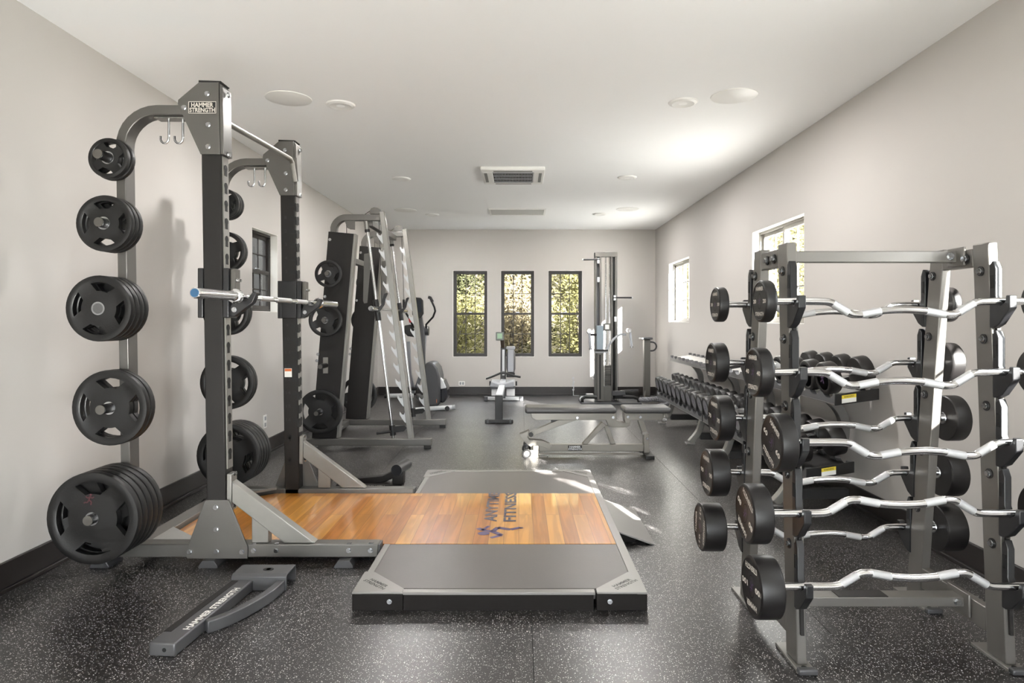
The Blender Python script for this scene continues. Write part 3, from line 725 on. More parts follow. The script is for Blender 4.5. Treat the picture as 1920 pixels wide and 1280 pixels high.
MB().box(PX0+.045, PX1-.045, PY0+.05, Y1+.092, .03, PZ-.001).build('rubber_mat', MATGREY, plat, bevel=.002)
MB().box(PX0+.045, PX1-.045, Y2-.006, PY1-.05, .03, PZ-.001).build('rubber_mat', MATGREY, plat, bevel=.002)
for a in ((PX1-.045, PX1, PY0+.001, PY1-.001), (PX0+.22, PX1-.23, PY0+.004, PY0+.04), (PX0+.2, PX1-.2, PY1-.045, PY1)):
    MB().box(a[0], a[1], a[2], a[3], PZ-.012, PZ+.001).build('edge_rail', EDGEG, plat, bevel=.002)
MB().box(PX0+.012, PX0+.045, PY0+.002, Y1+.09, PZ-.012, PZ+.001).build('edge_rail', EDGEG, plat, bevel=.002)
MB().box(PX0+.012, PX0+.045, Y2-.004, PY1, PZ-.012, PZ+.001).build('edge_rail', EDGEG, plat, bevel=.002)
MB().box(PX0+.226, PX1-.236, PY0+.006, PY0+.045, 0, PZ-.012).build('side_panel', EDGEB, plat)
MB().box(PX0+.2, PX1-.2, PY1-.045, PY1, 0, PZ-.012).build('side_panel', EDGEB, plat)
MB().box(PX1-.03, PX1-.002, PY0+.05, PY1-.05, 0, PZ-.012).build('side_panel', EDGEB, plat)
MB().box(PX0+.002, PX0+.03, PY0+.05, Y1-.03, 0, PZ-.012).build('side_panel', EDGEB, plat)
MB().box(PX0+.002, PX0+.03, Y2+.11, PY1-.05, 0, PZ-.012).build('side_panel', EDGEB, plat)
for sx, xx in ((1, PX0), (-1, PX1)):
    for sy, yy in ((1, PY0), (-1, PY1)):
        c = MB().prism([(xx, yy, PZ-.006), (xx+sx*.222, yy, PZ-.006), (xx+sx*.222, yy+sy*.04, PZ-.006), (xx+sx*.045, yy+sy*.235, PZ-.006), (xx, yy+sy*.235, PZ-.006)], (0, 0, .009)).build('corner_plate', EDGEG, plat, bevel=.002)
        MB().box(xx, xx+sx*.224, yy, yy+sy*.045, 0, PZ-.006).build('corner_block', EDGEB, c, bevel=.003)
        a = Vector((sx*.222, -sy*.205, 0)).normalized()
        if a.x < 0: a = -a
        up_ = Vector((-a.y, a.x, 0))
        if up_.y < 0: up_ = -up_
        ce = Vector((xx+sx*.088, yy+sy*.092, PZ+.0035))
        m = MB(); text(m, 'HAMMER', ce+up_*.013, a, up_, .125, .020, bold=.03); text(m, 'STRENGTH', ce-up_*.013, a, up_, .150, .020, bold=.03); m.build('lettering', INKB, c)
        m = MB(); bolt(m, xx+sx*.165, yy, .042, (0, -sy, 0), .009, .010); m.build('bolt', BOLT, c)
# lettering on the oak
m = MB(); text(m, 'ANYTIME', (-.178, 4.19, PZ+.0012), (0, 1, 0), (-1, 0, 0), .66, .078, bold=.03)
text(m, 'FITNESS', (-.062, 4.19, PZ+.0012), (0, 1, 0), (-1, 0, 0), .66, .078, bold=.03); m.build('lettering', INKD, plat)
def gnd(u, v, z=PZ+.0012):
    d = (EYE-z)*F/(v-PV); return Vector(((u-PU)*d/F, d, z))
def zz(x, y): return gnd(740+x/3.84, 860+y/3.84)
def gstroke(m, pts, w0, w1=None):
    P = [zz(*p) for p in pts]; n = len(P)
    for i in range(n-1):
        a, b_ = P[i], P[i+1]; d = (b_-a).normalized(); nn = Vector((-d.y, d.x, 0)); wa = w0+((w1 or w0)-w0)*i/(n-1); wb = w0+((w1 or w0)-w0)*(i+1)/(n-1)
        m.add([a+nn*wa, a-nn*wa, b_-nn*wb, b_+nn*wb], [(0, 1, 2, 3)])
m = MB(); c = zz(640, 536); m.add([c+Vector((.034*math.cos(i*PI/10), .030*math.sin(i*PI/10), 0)) for i in range(20)], [tuple(range(20))])
gstroke(m, [(600, 498), (632, 512), (705, 522), (745, 492)], .016)
gstroke(m, [(632, 512), (680, 482)], .011)
gstroke(m, [(705, 522), (770, 548), (690, 568)], .018, .013)
gstroke(m, [(740, 494), (835, 508), (905, 492), (915, 500)], .019, .011)
m.build('logo', PURPLE, plat)
# ramp
rp = thing('platform_ramp', 'grey wedge ramp against the right side of the platform', 'ramp', (.66, 4.03, 0))
MB().prism([(.562, 3.69, .076), (.562, 3.69, .068), (.755, 3.69, 0), (.775, 3.69, 0)], (0, .675, 0)).build('ramp_plate', EDGEG, rp, bevel=.001)
MB().prism([(.564, 3.74, .066), (.564, 3.74, 0), (.665, 3.74, 0), (.665, 3.74, .028)], (0, .58, 0)).build('ramp_core', EDGEB, rp)

# ------------------------------------------------------------------ attachments lying on the floor
DETG = mat('charcoal_paint', (86, 86, 88), .45, .38, .08, 14, .1, 500)
t = thing('rack_attachment', 'dark grey rack attachment with white lettering lying on the near floor', 'rack attachment', (-1.3, 2.85, 0))
bxo = MB(); X0, X1, A0, A1 = -1.366, -1.106, 3.065, 3.20
bxo.prism([(X0, A0, 0), (X0, A0, .065), (X0, A0+.015, .077), (X0, A1-.008, .077), (X0, A1, .068), (X0, A1, 0), (X0, A1-.008, 0), (X0, A1-.008, .060), (X0, A1-.013, .069), (X0, A0+.017, .069), (X0, A0+.008, .062), (X0, A0+.008, 0)], (X1-X0, 0, 0))
bxo.build('mounting_sleeve', DETG, t, bevel=.002)
MB().box(X0+.02, X0+.028, A0+.008, A1-.008, .001, .068).build('inner_web', DETG, t)
m = MB(); m.cyl((-1.225, 3.13, .0765), (-1.225, 3.13, .0785), .015, n=20); m.cyl((-1.205, 3.13, .0765), (-1.205, 3.13, .0785), .015, n=20); m.box(-1.225, -1.205, 3.115, 3.145, .0765, .0785); m.build('slot', SHADE, t)
P0, P1 = Vector((-1.363, 2.465, .026)), Vector((-1.315, 3.07, .026))
MB().rtube([P0, P1], .105, .052, (0, 0, 1)).build('main_arm', DETG, t, bevel=.006)
d = (P1-P0).normalized(); s_ = Vector((d.y, -d.x, 0))
MB().rtube([P0+Vector((0, .09, .026))-s_*.028, P1+Vector((0, -.02, .026))-s_*.028], .03, .004, (0, 0, 1)).build('arm_inset', BLACKP, t)
m = MB(); text(m, 'HAMMER STRENGTH', P0+d*.31+s_*.028+Vector((0, 0, .0268)), d, -s_, .40, .030, bold=.03); m.build('lettering', INKW, t)
m = MB(); m.cyl(P0+d*-.0005+Vector((.01, -.001, 0)), P0+d*.004+Vector((.01, 0, 0)), .008, n=14); m.build('bolt_hole', SHADE, t)
pts = []
for i in range(11):
    q = i/10; x = -1.285+(.15)*q; y = 2.66+.41*(q**.9); pts.append((-1.285+.155*(1-(1-q)**1.7), 2.655+.41*q**1.25, .026))
MB().rtube(pts, .036, .050, (0, 0, 1)).build('curved_brace', DETG, t, bevel=.004)
m = MB(); bolt(m, pts[0][0]+.026, 2.675, .028, (.9, -.4, 0), .008, .006); m.build('bolt', BLACKP, t)

t = thing('rack_attachment', 'black rack attachment with padded roller lying behind the rack', 'rack attachment', (-1.0, 5.0, 0))
m = MB(); m.rtube([(-1.36, 5.0, .03), (-1.05, 5.0, .06), (-.95, 5.0, .105)], .05, .06, (0, 1, 0)); m.build('main_arm', BLACKP, t, bevel=.005)
MB().cyl((-.935, 4.90, .145), (-.895, 5.12, .145), .042, n=28).build('roller', PLASTIC, t)
MB().box(-.97, -.885, 4.92, 5.0, .03, .13).build('mounting_bracket', BLACKP, t, bevel=.006)
m = MB(); bolt(m, -.93, 4.92, .12, (0, -1, 0), .009); m.build('bolt', BOLT, t)
MB().box(-1.40, -.90, 4.93, 5.05, 0, .03).build('base_bar', BLACKP, t, bevel=.005)
m = MB(); text(m, 'HAMMER STRENGTH', (-1.18, 4.9295, .015), (1, 0, 0), (0, 0, 1), .30, .018, bold=.03); m.build('lettering', INKG, t)

# ------------------------------------------------------------------ smith machine
S1, S2 = 6.45, 7.70
SM = PX(S1)
sm = thing('smith_machine', 'silver smith machine with two black columns and slanted guide rods', 'smith machine', (-1.5, 7.1, 0))
def P3(u, v, y): x, z = SM(u, v); return (x, y, z)
for q, Y in enumerate((S1, S2)):
    c = [SM(*p) for p in ((615.8, 433.7), (663, 438), (630.5, 821), (584.6, 821))]
    MB().pxz(c, Y, Y+.09).build('column_panel', BLACKP, sm, bevel=.003)
    MB().pxz([SM(*p) for p in ((663.1, 438), (667.5, 438.5), (635, 821), (630.6, 821))], Y-.004, Y+.094).build('column_edge', SILVERL, sm, bevel=.003)
    m = MB()
    for u, v in ((618.5, 449), (609.5, 556), (596, 664), (594, 676)): bolt(m, *[P3(u, v, Y)[0], Y, P3(u, v, Y)[2]], r=.012)
    m.build('bolt', BOLT, sm)
    pts = [P3(624, 445, Y+.045), P3(624.5, 432, Y+.045)]
    for i in range(1, 9):
        a = PI-PI/2*i/8; pts.append(P3(648+24*math.cos(a), 431-24*math.sin(a), Y+.045))
    pts.append(P3(712, 407, Y+.045))
    MB().rtube(pts, .062, .07, (0, 1, 0)).build('top_arch', SILVER, sm, bevel=.004)
    MB().rtube([P3(715.5, 396, Y+.035), P3(770, 824, Y+.035)], .050, .075, (0, 1, 0)).build('front_post', SILVERL, sm, bevel=.004)
    MB().pxz([SM(*p) for p in ((570, 822), (809, 822), (810, 834.5), (570, 834.5))], Y-.02, Y+.06).build('base_tube', SILVER, sm, bevel=.006)
    MB().box(*[SM(795, 0)[0], SM(808, 0)[0]], Y-.01, Y+.05, 0, .04).build('foot', BLACKM, sm, bevel=.003)
    MB().box(SM(572, 0)[0], SM(585, 0)[0], Y-.01, Y+.05, 0, .04).build('foot', BLACKM, sm, bevel=.003)
    MB().cyl(P3(684.5, 411, Y+.045), P3(735, 812, Y+.045), .0145, n=20).build('guide_rod', CHROME, sm)
    MB().cyl(P3(684.2, 410, Y+.045), P3(686.5, 429, Y+.045), .024, n=24).build('rod_socket', SILVERL, sm)
    MB().cyl(P3(686.5, 429, Y+.045), P3(687.1, 434, Y+.045), .026, n=24).build('rod_collar', BLACKM, sm)
    # hook plate: toothed strip on the inner edge of the front post
    A, B_ = Vector((715.5-7, 396)), Vector((770-7, 824)); m = MB(); nh = 12
    for k in range(nh):
        s_ = .10+.86*k/nh; p = A+(B_-A)*s_
        hk = [(p.x+4, p.y-8), (p.x+4, p.y+18), (p.x+1, p.y+16), (p.x-4, p.y+9), (p.x-9, p.y+1), (p.x-8.5, p.y-4), (p.x-5, p.y+1), (p.x-1, p.y+2), (p.x+1, p.y-3), (p.x+1, p.y-8)]
        m.item().pxz([SM(*z) for z in hk], Y+.028, Y+.036)
    m.build('safety_hook', LGREY, sm)
    # pulleys and their guards
    MB().pxz([SM(*p) for p in ((692, 400), (692, 395), (695, 390), (700, 388), (706, 388.5), (711, 391), (711, 400))], Y+.02, Y+.028).build('pulley_guard', SILVER, sm)
    MB().pxz([SM(*p) for p in ((692, 400), (692, 395), (695, 390), (700, 388), (706, 388.5), (711, 391), (711, 400))], Y+.062, Y+.07).build('pulley_guard', SILVER, sm)
    MB().pxz([SM(*p) for p in ((645, 412), (664.5, 412), (664.5, 430), (656, 429.5), (650, 426))], Y+.02, Y+.028).build('pulley_guard', SILVER, sm)
    MB().cyl(P3(701.5, 396, Y+.034), P3(701.5, 396, Y+.056), .036, n=24).build('pulley', BLACKM, sm)
    MB().cyl(P3(654, 421, Y+.034), P3(654, 421, Y+.056), .036, n=24).build('pulley', BLACKM, sm)
    MB().tube([P3(647.5, 424, Y+.045), P3(648.5, 470, Y+.045)], .003, 6).build('cable', BLACKM, sm)
    MB().tube([P3(680, 402, Y+.045), P3(695, 391.5, Y+.045)], .003, 6).build('cable', BLACKM, sm)
    MB().tube([P3(708, 397, Y+.045), P3(714.5, 578, Y+.045)], .003, 6).build('cable', BLACKM, sm)
    # carriage on the rod with its turning hook
    cx, cz = SM(705.2, 577)
    cr = MB().cyl(P3(702, 561.5, Y+.045), P3(704, 572, Y+.045), .030, n=20).cyl(P3(705.8, 585, Y+.045), P3(708, 601, Y+.045), .030, n=20).cyl(P3(703.5, 566, Y+.045), P3(706.8, 596, Y+.045), .026, n=20).build('bar_carriage', BLACKM, sm)
    hp = [(718, 577), (722, 571), (724, 560), (728.5, 550), (726, 548.5), (721.5, 551), (718, 562), (716, 572), (708, 578), (706, 584), (712, 586)]
    MB().pxz([SM(u-2, v) for u, v in hp], Y+.012, Y+.030).build('lock_hook', BLACKM, cr, bevel=.003)
    MB().cyl(P3(733.5, 798, Y+.045), P3(735.5, 817, Y+.045), .030, n=20).build('lower_stop', BLACKM, sm)
    MB().cyl(P3(732, 809, Y+.005), P3(706, 812.5, Y+.005), .013, n=14).build('stop_handle', BLACKM, sm)
    MB().pxz([SM(*p) for p in ((737, 800), (758, 798), (762, 803), (756, 809), (737, 812))], Y+.02, Y+.03).build('stop_plate', BLACKM, sm, bevel=.002)
    MB().cyl(P3(735.5, 817, Y+.045), P3(736, 823, Y+.045), .018, n=14).build('rod_foot', SILVERL, sm)
    # diagonal plate brace behind the column
    MB().pxz([SM(*p) for p in ((669, 470), (682, 468), (683, 472), (675, 566), (669, 567), (667, 562))], Y-.09 if q else Y+.30, (Y-.09 if q else Y+.30)+.008).build('brace_plate', SILVER, sm)
xa, za = SM(690, 416)
MB().rtube([(xa, S1+.07, za), (xa+.01, S2+.02, za)], .06, .06, (0, 0, 1)).build('top_crossbar', SILVER, sm, bevel=.004)
xa, za = SM(652, 482); MB().rtube([(xa-.05, S1+.09, za), (xa-.05, S2, za)], .06, .06, (0, 0, 1)).build('rear_crossbar', SILVER, sm, bevel=.004)
xa = SM(589, 0)[0]; MB().box(xa-.03, xa+.03, S1+.06, S2-.02, .035, .095).build('rear_crossbar', SILVER, sm, bevel=.004)
sx_, sz_ = -1.425, 1.392
sb = MB().cyl((sx_, 6.45, sz_), (sx_, 7.78, sz_), .014, n=20).build('sliding_bar', CHROME, sm)
MB().lathe([(0, 0), (.022, 0), (.025, .004), (.025, .30), (.018, .305), (0, .305)], (sx_, 6.18, sz_), (0, 1, 0), 28).build('bar_sleeve', CHROME, sb)
MB().lathe([(0, 0), (.022, 0), (.025, .004), (.025, .30), (.018, .305), (0, .305)], (sx_, 8.10, sz_), (0, -1, 0), 28).build('bar_sleeve', CHROME, sb)
w_ = MB().box(*[SM(770, 0)[0]+.095, SM(770, 0)[0]+.10], S2-.006, S2-.003, .30, .34).build('warning_sticker', ORANGE, sm)
G3 = 'weight plates on the smith machine'
sp = [(-1.868, 1.731, .265, .035, 'top peg'), (-1.898, 1.28, .325, .036, 'second peg'), (-1.932, .83, 0, 0, ''), (-1.97, .377, .44, .042, 'lowest peg')]
for x, z, D, T, nm in sp:
    for q in (0, 1):
        yo = S1 if q == 0 else S2+.09; s_ = -1 if q == 0 else 1
        pk = MB().cyl((x, yo, z), (x, yo+s_*.19, z), .0245, n=24).build('peg', BLACKM, sm)
        MB().cyl((x, yo+s_*.188, z), (x, yo+s_*.192, z), .021, n=24).build('peg_cap', MIDGREY, pk)
        if q == 0:
            MB().box(x-.028, x+.022, yo-.006, yo, z-.08, z+.08).build('peg_plate', SILVERL if D == 0 else BLACKP, pk, bevel=.002)
        if D:
            if q == 0: plate(D, T, x, yo-.03-T/2-.08*(nm != 'lowest peg'), z, 'rubber grip plate on the %s of the nearer smith machine column' % nm, G3, rot=.35 if nm != 'lowest peg' else .02)
            else: plate(D, T, x+.02, yo+.03+T/2, z, 'rubber grip plate on the %s of the farther smith machine column' % nm, G3, rot=.6)

# ------------------------------------------------------------------ elliptical trainer
EM = PX(9.1)
el = thing('elliptical_trainer', 'dark elliptical trainer with curved handles behind the smith machine', 'elliptical', (-1.3, 9.6, 0))
def E3(u, v, y): x, z = PX(y)(u, v); return (x, y, z)
m = MB().pxz([PX(9.3)(*p) for p in ((796, 684), (801, 679), (813, 680), (821, 690), (825, 705), (826.5, 750), (822, 761), (806, 762), (796, 757))], 9.25, 9.75); m.build('drive_housing', DGREY, el, bevel=.035)
m = MB().pxz([PX(9.3)(*p) for p in ((825, 710), (832, 714), (838, 728), (838, 744), (833, 755), (825, 756))], 9.30, 9.65); m.build('front_shroud', mat('dark_gloss_plastic', (40, 41, 45), 0, .2, .05, 10), el, bevel=.04)
m = MB().pxz([PX(9.3)(*p) for p in ((825.5, 708), (831, 713), (837, 727), (826, 729))], 9.28, 9.40); m.build('shroud_cap', LGREY, el, bevel=.01)
sb_ = MB().cyl(E3(777, 768, 9.17), E3(853, 763, 9.17), .033, n=20).build('front_stabilizer', LGREY, el)
MB().cyl(E3(848, 763.5, 9.17), E3(853.5, 763, 9.17), .036, n=20).build('stabilizer_cap', GREYP, sb_)
MB().cyl((E3(839, 769, 9.17)[0], 9.13, .035), (E3(839, 769, 9.17)[0], 9.21, .035), .034, n=20).build('transport_wheel', BLACKM, el)
MB().cyl(E3(727, 742, 10.3), E3(775, 741, 10.3), .035, n=20).build('rear_stabilizer', LGREY, el)
MB().cyl(E3(721, 743, 10.3), E3(728, 742, 10.3), .030, n=20).build('stabilizer_cap', BLACKM, el)
MB().rtube([(-1.36, 9.3, .10), (-1.62, 10.3, .08)], .07, .07, (0, 0, 1)).build('main_beam', DGREY, el, bevel=.01)
MB().rtube([E3(793, 700, 9.4), E3(792, 630, 9.4), E3(783, 560, 9.45)], .07, .08, (0, 1, 0)).build('mast', DGREY, el, bevel=.01)
cn = MB().pxz([PX(9.35)(*p) for p in ((773, 560), (777, 557), (789, 558), (793, 563), (794, 588), (789, 596), (780, 596), (773, 590))], 9.33, 9.40).build('console', BLACKM, el, bevel=.012)
MB().pxz([PX(9.32)(*p) for p in ((776, 562), (789, 562), (790, 585), (777, 585))], 9.322, 9.331).build('screen', mat('dark_screen', (52, 56, 62), 0, .15, .05, 10), cn)
MB().pxz([PX(9.32)(*p) for p in ((766, 597), (772, 596), (774, 603), (768, 605))], 9.30, 9.33).build('stop_button', RED, el, bevel=.004)
MB().tube([E3(799, 614, 9.45), E3(799, 608, 9.4), E3(812, 594, 9.3), E3(816, 583, 9.25), E3(814.5, 576, 9.22), E3(810, 566, 9.2), E3(807, 559, 9.2)], .014, 10).build('moving_handle', BLACKM, el)
MB().tube([E3(811, 566, 9.2), E3(807, 558, 9.2), E3(803, 557, 9.2)], .022, 10).build('handle_grip', BLACKM, el)
MB().tube([E3(775, 614, 9.45), E3(770, 600, 9.4), E3(762, 588, 9.3), E3(757, 575, 9.25), E3(757, 562, 9.2)], .016, 10).build('moving_handle', BLACKM, el)
MB().cyl(E3(790, 620, 9.5), E3(804, 620, 9.5), .068, n=24).build('pivot_drum', DGREY, el)
MB().rtube([E3(797, 628, 9.5), E3(793, 690, 9.5), E3(780, 728, 9.8)], .045, .04, (0, 1, 0)).build('swing_link', GREYP, el, bevel=.006)
MB().pxz([PX(9.4)(*p) for p in ((758, 610), (770, 608), (777, 620), (777, 632), (764, 630), (758, 624))], 9.4, 9.5).build('lower_cover', BLACKM, el, bevel=.015)
MB().rtube([E3(766, 640, 9.5), E3(768, 700, 9.6), E3(776, 735, 9.9)], .05, .05, (0, 1, 0)).build('swing_link', GREYP, el, bevel=.006)
MB().box(-1.72, -1.55, 9.75, 10.05, .22, .27).build('pedal', BLACKM, el, bevel=.015)
MB().box(-1.46, -1.30, 9.80, 10.1, .34, .39).build('pedal', BLACKM, el, bevel=.015)

# ------------------------------------------------------------------ rower
rw = thing('rowing_machine', 'rowing machine with flywheel and green display in front of the windows', 'rowing machine', (-.26, 9.2, 0))
rx = -.26
MB().prism([(rx-.045, 8.06, .27), (rx+.045, 8.06, .27), (rx+.045, 8.06, .345), (rx-.045, 8.06, .345)], (0, .01, 0)).box(rx-.042, rx+.042, 8.07, 10.15, .29, .36).build('monorail', LGREY, rw, bevel=.006)
MB().box(rx-.05, rx+.045, 8.04, 8.09, .03, .345).build('rear_leg', BLACKM, rw, bevel=.005)
MB().box(rx-.175, rx+.175, 8.03, 8.09, 0, .045).build('rear_foot', BLACKM, rw, bevel=.008)
MB().box(rx-.15, rx-.13, 8.02, 8.10, .0, .052).build('foot_end', DGREY, rw)
MB().box(rx+.13, rx+.15, 8.02, 8.10, 0, .052).build('foot_end', DGREY, rw)
m = MB().pxz([(rx-.17, .345), (rx-.15, .405), (rx-.05, .375), (rx, .365), (rx+.05, .375), (rx+.15, .405), (rx+.17, .40), (rx+.17, .33), (rx+.03, .32), (rx-.03, .32), (rx-.17, .33)], 9.20, 9.46); m.build('seat', GREYP, rw, bevel=.012)
RM = PX(10.2)
for s_ in (-1, 1):
    MB().prism([(rx+s_*.05-.0, 9.95, .12), (rx+s_*.18, 9.95, .12), (rx+s_*.18, 10.12, .36), (rx+s_*.05, 10.12, .36)], (0, .02, -.012)).build('footplate', LGREY, rw, bevel=.01)
    MB().box(rx+s_*.045, rx+s_*.185, 9.99, 10.02, .22, .26).build('foot_strap', DGREY, rw, bevel=.004)
    MB().cyl((rx+s_*.19, 10.05, .30), (rx+s_*.215, 10.05, .30), .035, n=16).build('strap_knob', BLACKM, rw)
MB().box(rx-.31, rx+.31, 10.27, 10.33, .01, .06).build('front_leg', LGREY, rw, bevel=.008)
MB().box(rx-.31, rx-.25, 10.25, 10.35, 0, .07).build('foot_end', DGREY, rw, bevel=.006)
MB().box(rx+.25, rx+.31, 10.25, 10.35, 0, .07).build('foot_end', DGREY, rw, bevel=.006)
MB().box(rx-.03, rx+.03, 10.2, 10.30, .05, .34).build('leg_post', DGREY, rw)
MB().rtube([(rx-.005, 10.15, .30), (rx-.005, 10.25, .55), (rx-.005, 10.3, .86)], .075, .085, (1, 0, 0)).build('chain_housing', DGREY, rw, bevel=.008)
MB().box(rx-.018, rx+.018, 10.10, 10.14, .42, .82).build('chain_guide', LGREY, rw, bevel=.004)
ar = MB().rtube([(rx-.01, 10.3, .82), (rx-.02, 10.2, .98), (rx-.03, 10.1, 1.05)], .05, .06, (1, 0, 0)).build('monitor_arm', mat('brown_black_arm', (70, 58, 48), .1, .5, .08, 10), rw, bevel=.006)
mn = MB().box(rx-.115, rx+.005, 10.02, 10.06, .965, 1.095).build('monitor', mat('monitor_case', (98, 104, 98), 0, .4, .05, 10), rw, bevel=.01)
MB().box(rx-.092, rx-.016, 10.014, 10.021, .995, 1.075).build('display', LCD, mn)
fx = rx+.115
m = MB().lathe([(0, 0), (.13, 0), (.19, .02), (.235, .05), (.235, .09), (.19, .12), (.13, .14), (0, .14)], (fx-.07, 10.35, .625), (1, 0, 0), 40).build('flywheel_cage', DGREY, rw, )
MB().box(fx-.05, fx+.045, 10.10, 10.15, .47, .82).build('cage_panel', GREYP, rw, bevel=.01)
MB().box(fx-.07, fx+.07, 10.10, 10.22, .82, .87).build('cage_cap', GREYP, rw, bevel=.015)
MB().box(fx-.065, fx+.065, 10.08, 10.18, .39, .46).build('cage_base', BLACKM, rw, bevel=.01)
hd = MB().tube([(rx-.26, 9.9, .385), (rx-.16, 9.9, .42), (rx-.04, 9.9, .47), (rx+.04, 9.9, .47), (rx+.16, 9.9, .43), (rx+.27, 9.9, .41)], .016, 10).build('handle', BLACKM, rw)
MB().box(rx-.03, rx+.03, 9.89, 10.15, .455, .485).build('handle_strap', BLACKM, hd)

# ------------------------------------------------------------------ cable machine
CY = 10.0; CM = PX(CY)
cb = thing('cable_machine', 'tall grey cable machine with weight stack beside the right back window', 'cable machine', (1.33, 10.3, 0))
def C3(u, v, y=CY): x, z = CM(u, v); return (x, y, z)
def cbox(nm, u0, v0, u1, v1, ya, yb, mm, par=cb, bevel=.004):
    a, b_ = CM(u0, v0), CM(u1, v1); return MB().box(a[0], b_[0], ya, yb, a[1], b_[1]).build(nm, mm, par, bevel=bevel)
CG = mat('cable_machine_paint', (98, 96, 92), .45, .4, .06, 14)
cbox('column', 1115.5, 473, 1119, 750, CY, CY+.12, CG); cbox('column', 1124, 473, 1128, 750, CY, CY+.12, CG)
cbox('column_channel', 1119, 473, 1124, 750, CY+.04, CY+.11, DGREY)
cbox('column', 1146, 478, 1149, 750, CY, CY+.12, CG); cbox('column', 1153.5, 478, 1157.5, 750, CY, CY+.12, CG)
cbox('column_channel', 1149, 478, 1153.5, 750, CY+.04, CY+.11, SHADE)
cbox('top_beam', 1115.5, 472.5, 1157.5, 481, CY-.005, CY+.125, CG)
cbox('front_cover', 1117, 610, 1129, 655, CY-.14, CY, mat('blue_grey_cover', (128, 140, 148), .3, .4, .05, 14))
cbox('front_post', 1118, 660, 1130, 750, CY-.14, CY, CG)
cbox('cable_slot', 1121.5, 664, 1124.5, 746, CY-.143, CY-.139, SHADE, bevel=0)
cbox('lower_shroud', 1130, 724, 1146, 752, CY, CY+.15, CG)
m = MB()
for k in range(13):
    v = 690-5+k*3.1; a, b_ = CM(1134.5, v), CM(1146, v+2.5); m = MB().box(a[0], b_[0], CY+.03, CY+.13, b_[1], a[1]); m.build('weight_slab', MIDGREY, cb, bevel=.003)
for u in (1137, 1144): MB().cyl(C3(u, 481, CY+.08), C3(u, 724, CY+.08), .011, n=12).build('guide_rod', CHROME, cb)
cbox('side_panel', 1147, 605, 1160, 748, CY+.122, CY+.135, LGREY, bevel=.002)
cbox('instruction_board', 1131, 606, 1146, 620, CY+.02, CY+.035, CG)
cbox('board_print', 1135, 608.5, 1142.5, 617, CY+.018, CY+.0205, PAPER, bevel=0)
for (u0, v0, u1, v1, y_) in ((1093, 487, 1125, 486, CY-.02), (1150, 558, 1184, 558, CY-.02)):
    p = MB().cyl(C3(u0, v0, y_), C3(u1, v1, y_), .013, n=14).build('pull_bar', BLACKM, cb)
    MB().cyl(C3(u0-1.5, v0, y_) if u0 < 1120 else C3(u1, v1, y_), C3(u0+.5, v0, y_) if u0 < 1120 else C3(u1+2, v1, y_), .015, n=14).build('bar_end', LGREY, p)
m = MB()
for u, v in ((1121.5, 488), (1121.8, 523), (1152.5, 557), (1153.5, 597)):
    a = CM(u, v); MB().box(a[0]-.018, a[0]+.018, CY-.03, CY, a[1]-.05, a[1]+.03).build('trolley', LGREY, cb, bevel=.005)
MB().tube([C3(1136, 655, CY-.1), C3(1141, 645, CY-.1), C3(1148, 636, CY-.1), C3(1156, 629, CY-.1), C3(1162, 626, CY-.1), C3(1172, 627, CY-.1)], .018, 12).build('press_arm', GREYP, cb)
MB().tube([C3(1119, 627, CY-.1), C3(1106, 627, CY-.1), C3(1100, 621, CY-.1)], .018, 12).build('press_arm', BLACKM, cb)
for (a, b_) in (((1103.5, 621), (1105.5, 654)), ((1178.5, 619), (1182, 650))):
    p = MB().cyl(C3(*a, CY-.12), C3(*b_, CY-.12), .019, n=14).build('hand_grip', GREYP, cb)
    MB().cyl(C3(*a, CY-.12), C3(a[0]+.1, a[1]+2, CY-.12), .022, n=14).cyl(C3(b_[0]-.1, b_[1]-2, CY-.12), C3(b_[0]+.1, b_[1]+1, CY-.12), .022, n=14).build('grip_cap', BOLT, p)
for u, v in ((1103, 620), (1177, 619)): MB().cyl(C3(u, v, CY-.14), C3(u, v, CY-.06), .035, n=18).build('pivot', CHROME, cb)
cbox('pad_shelf', 1113, 654, 1136, 657, CY-.25, CY-.02, BLACKM); cbox('pad_shelf_edge', 1113, 657, 1136, 660.5, CY-.24, CY-.03, GREYP)
MB().pxz([CM(*p) for p in ((1145, 731), (1169, 731), (1171, 739), (1146, 740))], CY-.12, CY-.09).build('foot_rest', DGREY, cb, bevel=.004)
MB().box(CM(1150, 0)[0], CM(1164, 0)[0], CY-.1, CY+.1, .08, .16).build('foot_bracket', SHADE, cb, bevel=.01)
cbox('base_plate', 1088, 751.5, 1198, 755.5, CY-.25, CY+.3, DGREY)
for pts in (((1090, 752), (1090, 745), (1095, 742), (1117, 742)), ((1165, 741), (1185, 742), (1193, 745), (1195, 751))):
    MB().tube([C3(u, v, CY-.15) for u, v in pts], .026, 12).build('base_tube', BLACKM, cb)
MB().box(1.02, 1.14, CY-.05, CY+.1, .09, .14).build('low_pulley', DGREY, cb, bevel=.01)
MB().tube([C3(1130, 752, CY+.1), C3(1131, 720, CY+.1), C3(1131.5, 610, CY-.02)], .003, 6).build('cable', BLACKM, cb)
MB().tube([C3(1152, 750, CY+.03), C3(1152, 600, CY+.03)], .003, 6).build('cable', BLACKM, cb)
MB().tube([C3(1155, 750, CY-.06), C3(1153, 655, CY-.06), C3(1155, 650, CY-.06), C3(1157, 655, CY-.06), C3(1158, 750, CY-.06)], .003, 6).build('cable', BLACKM, cb)
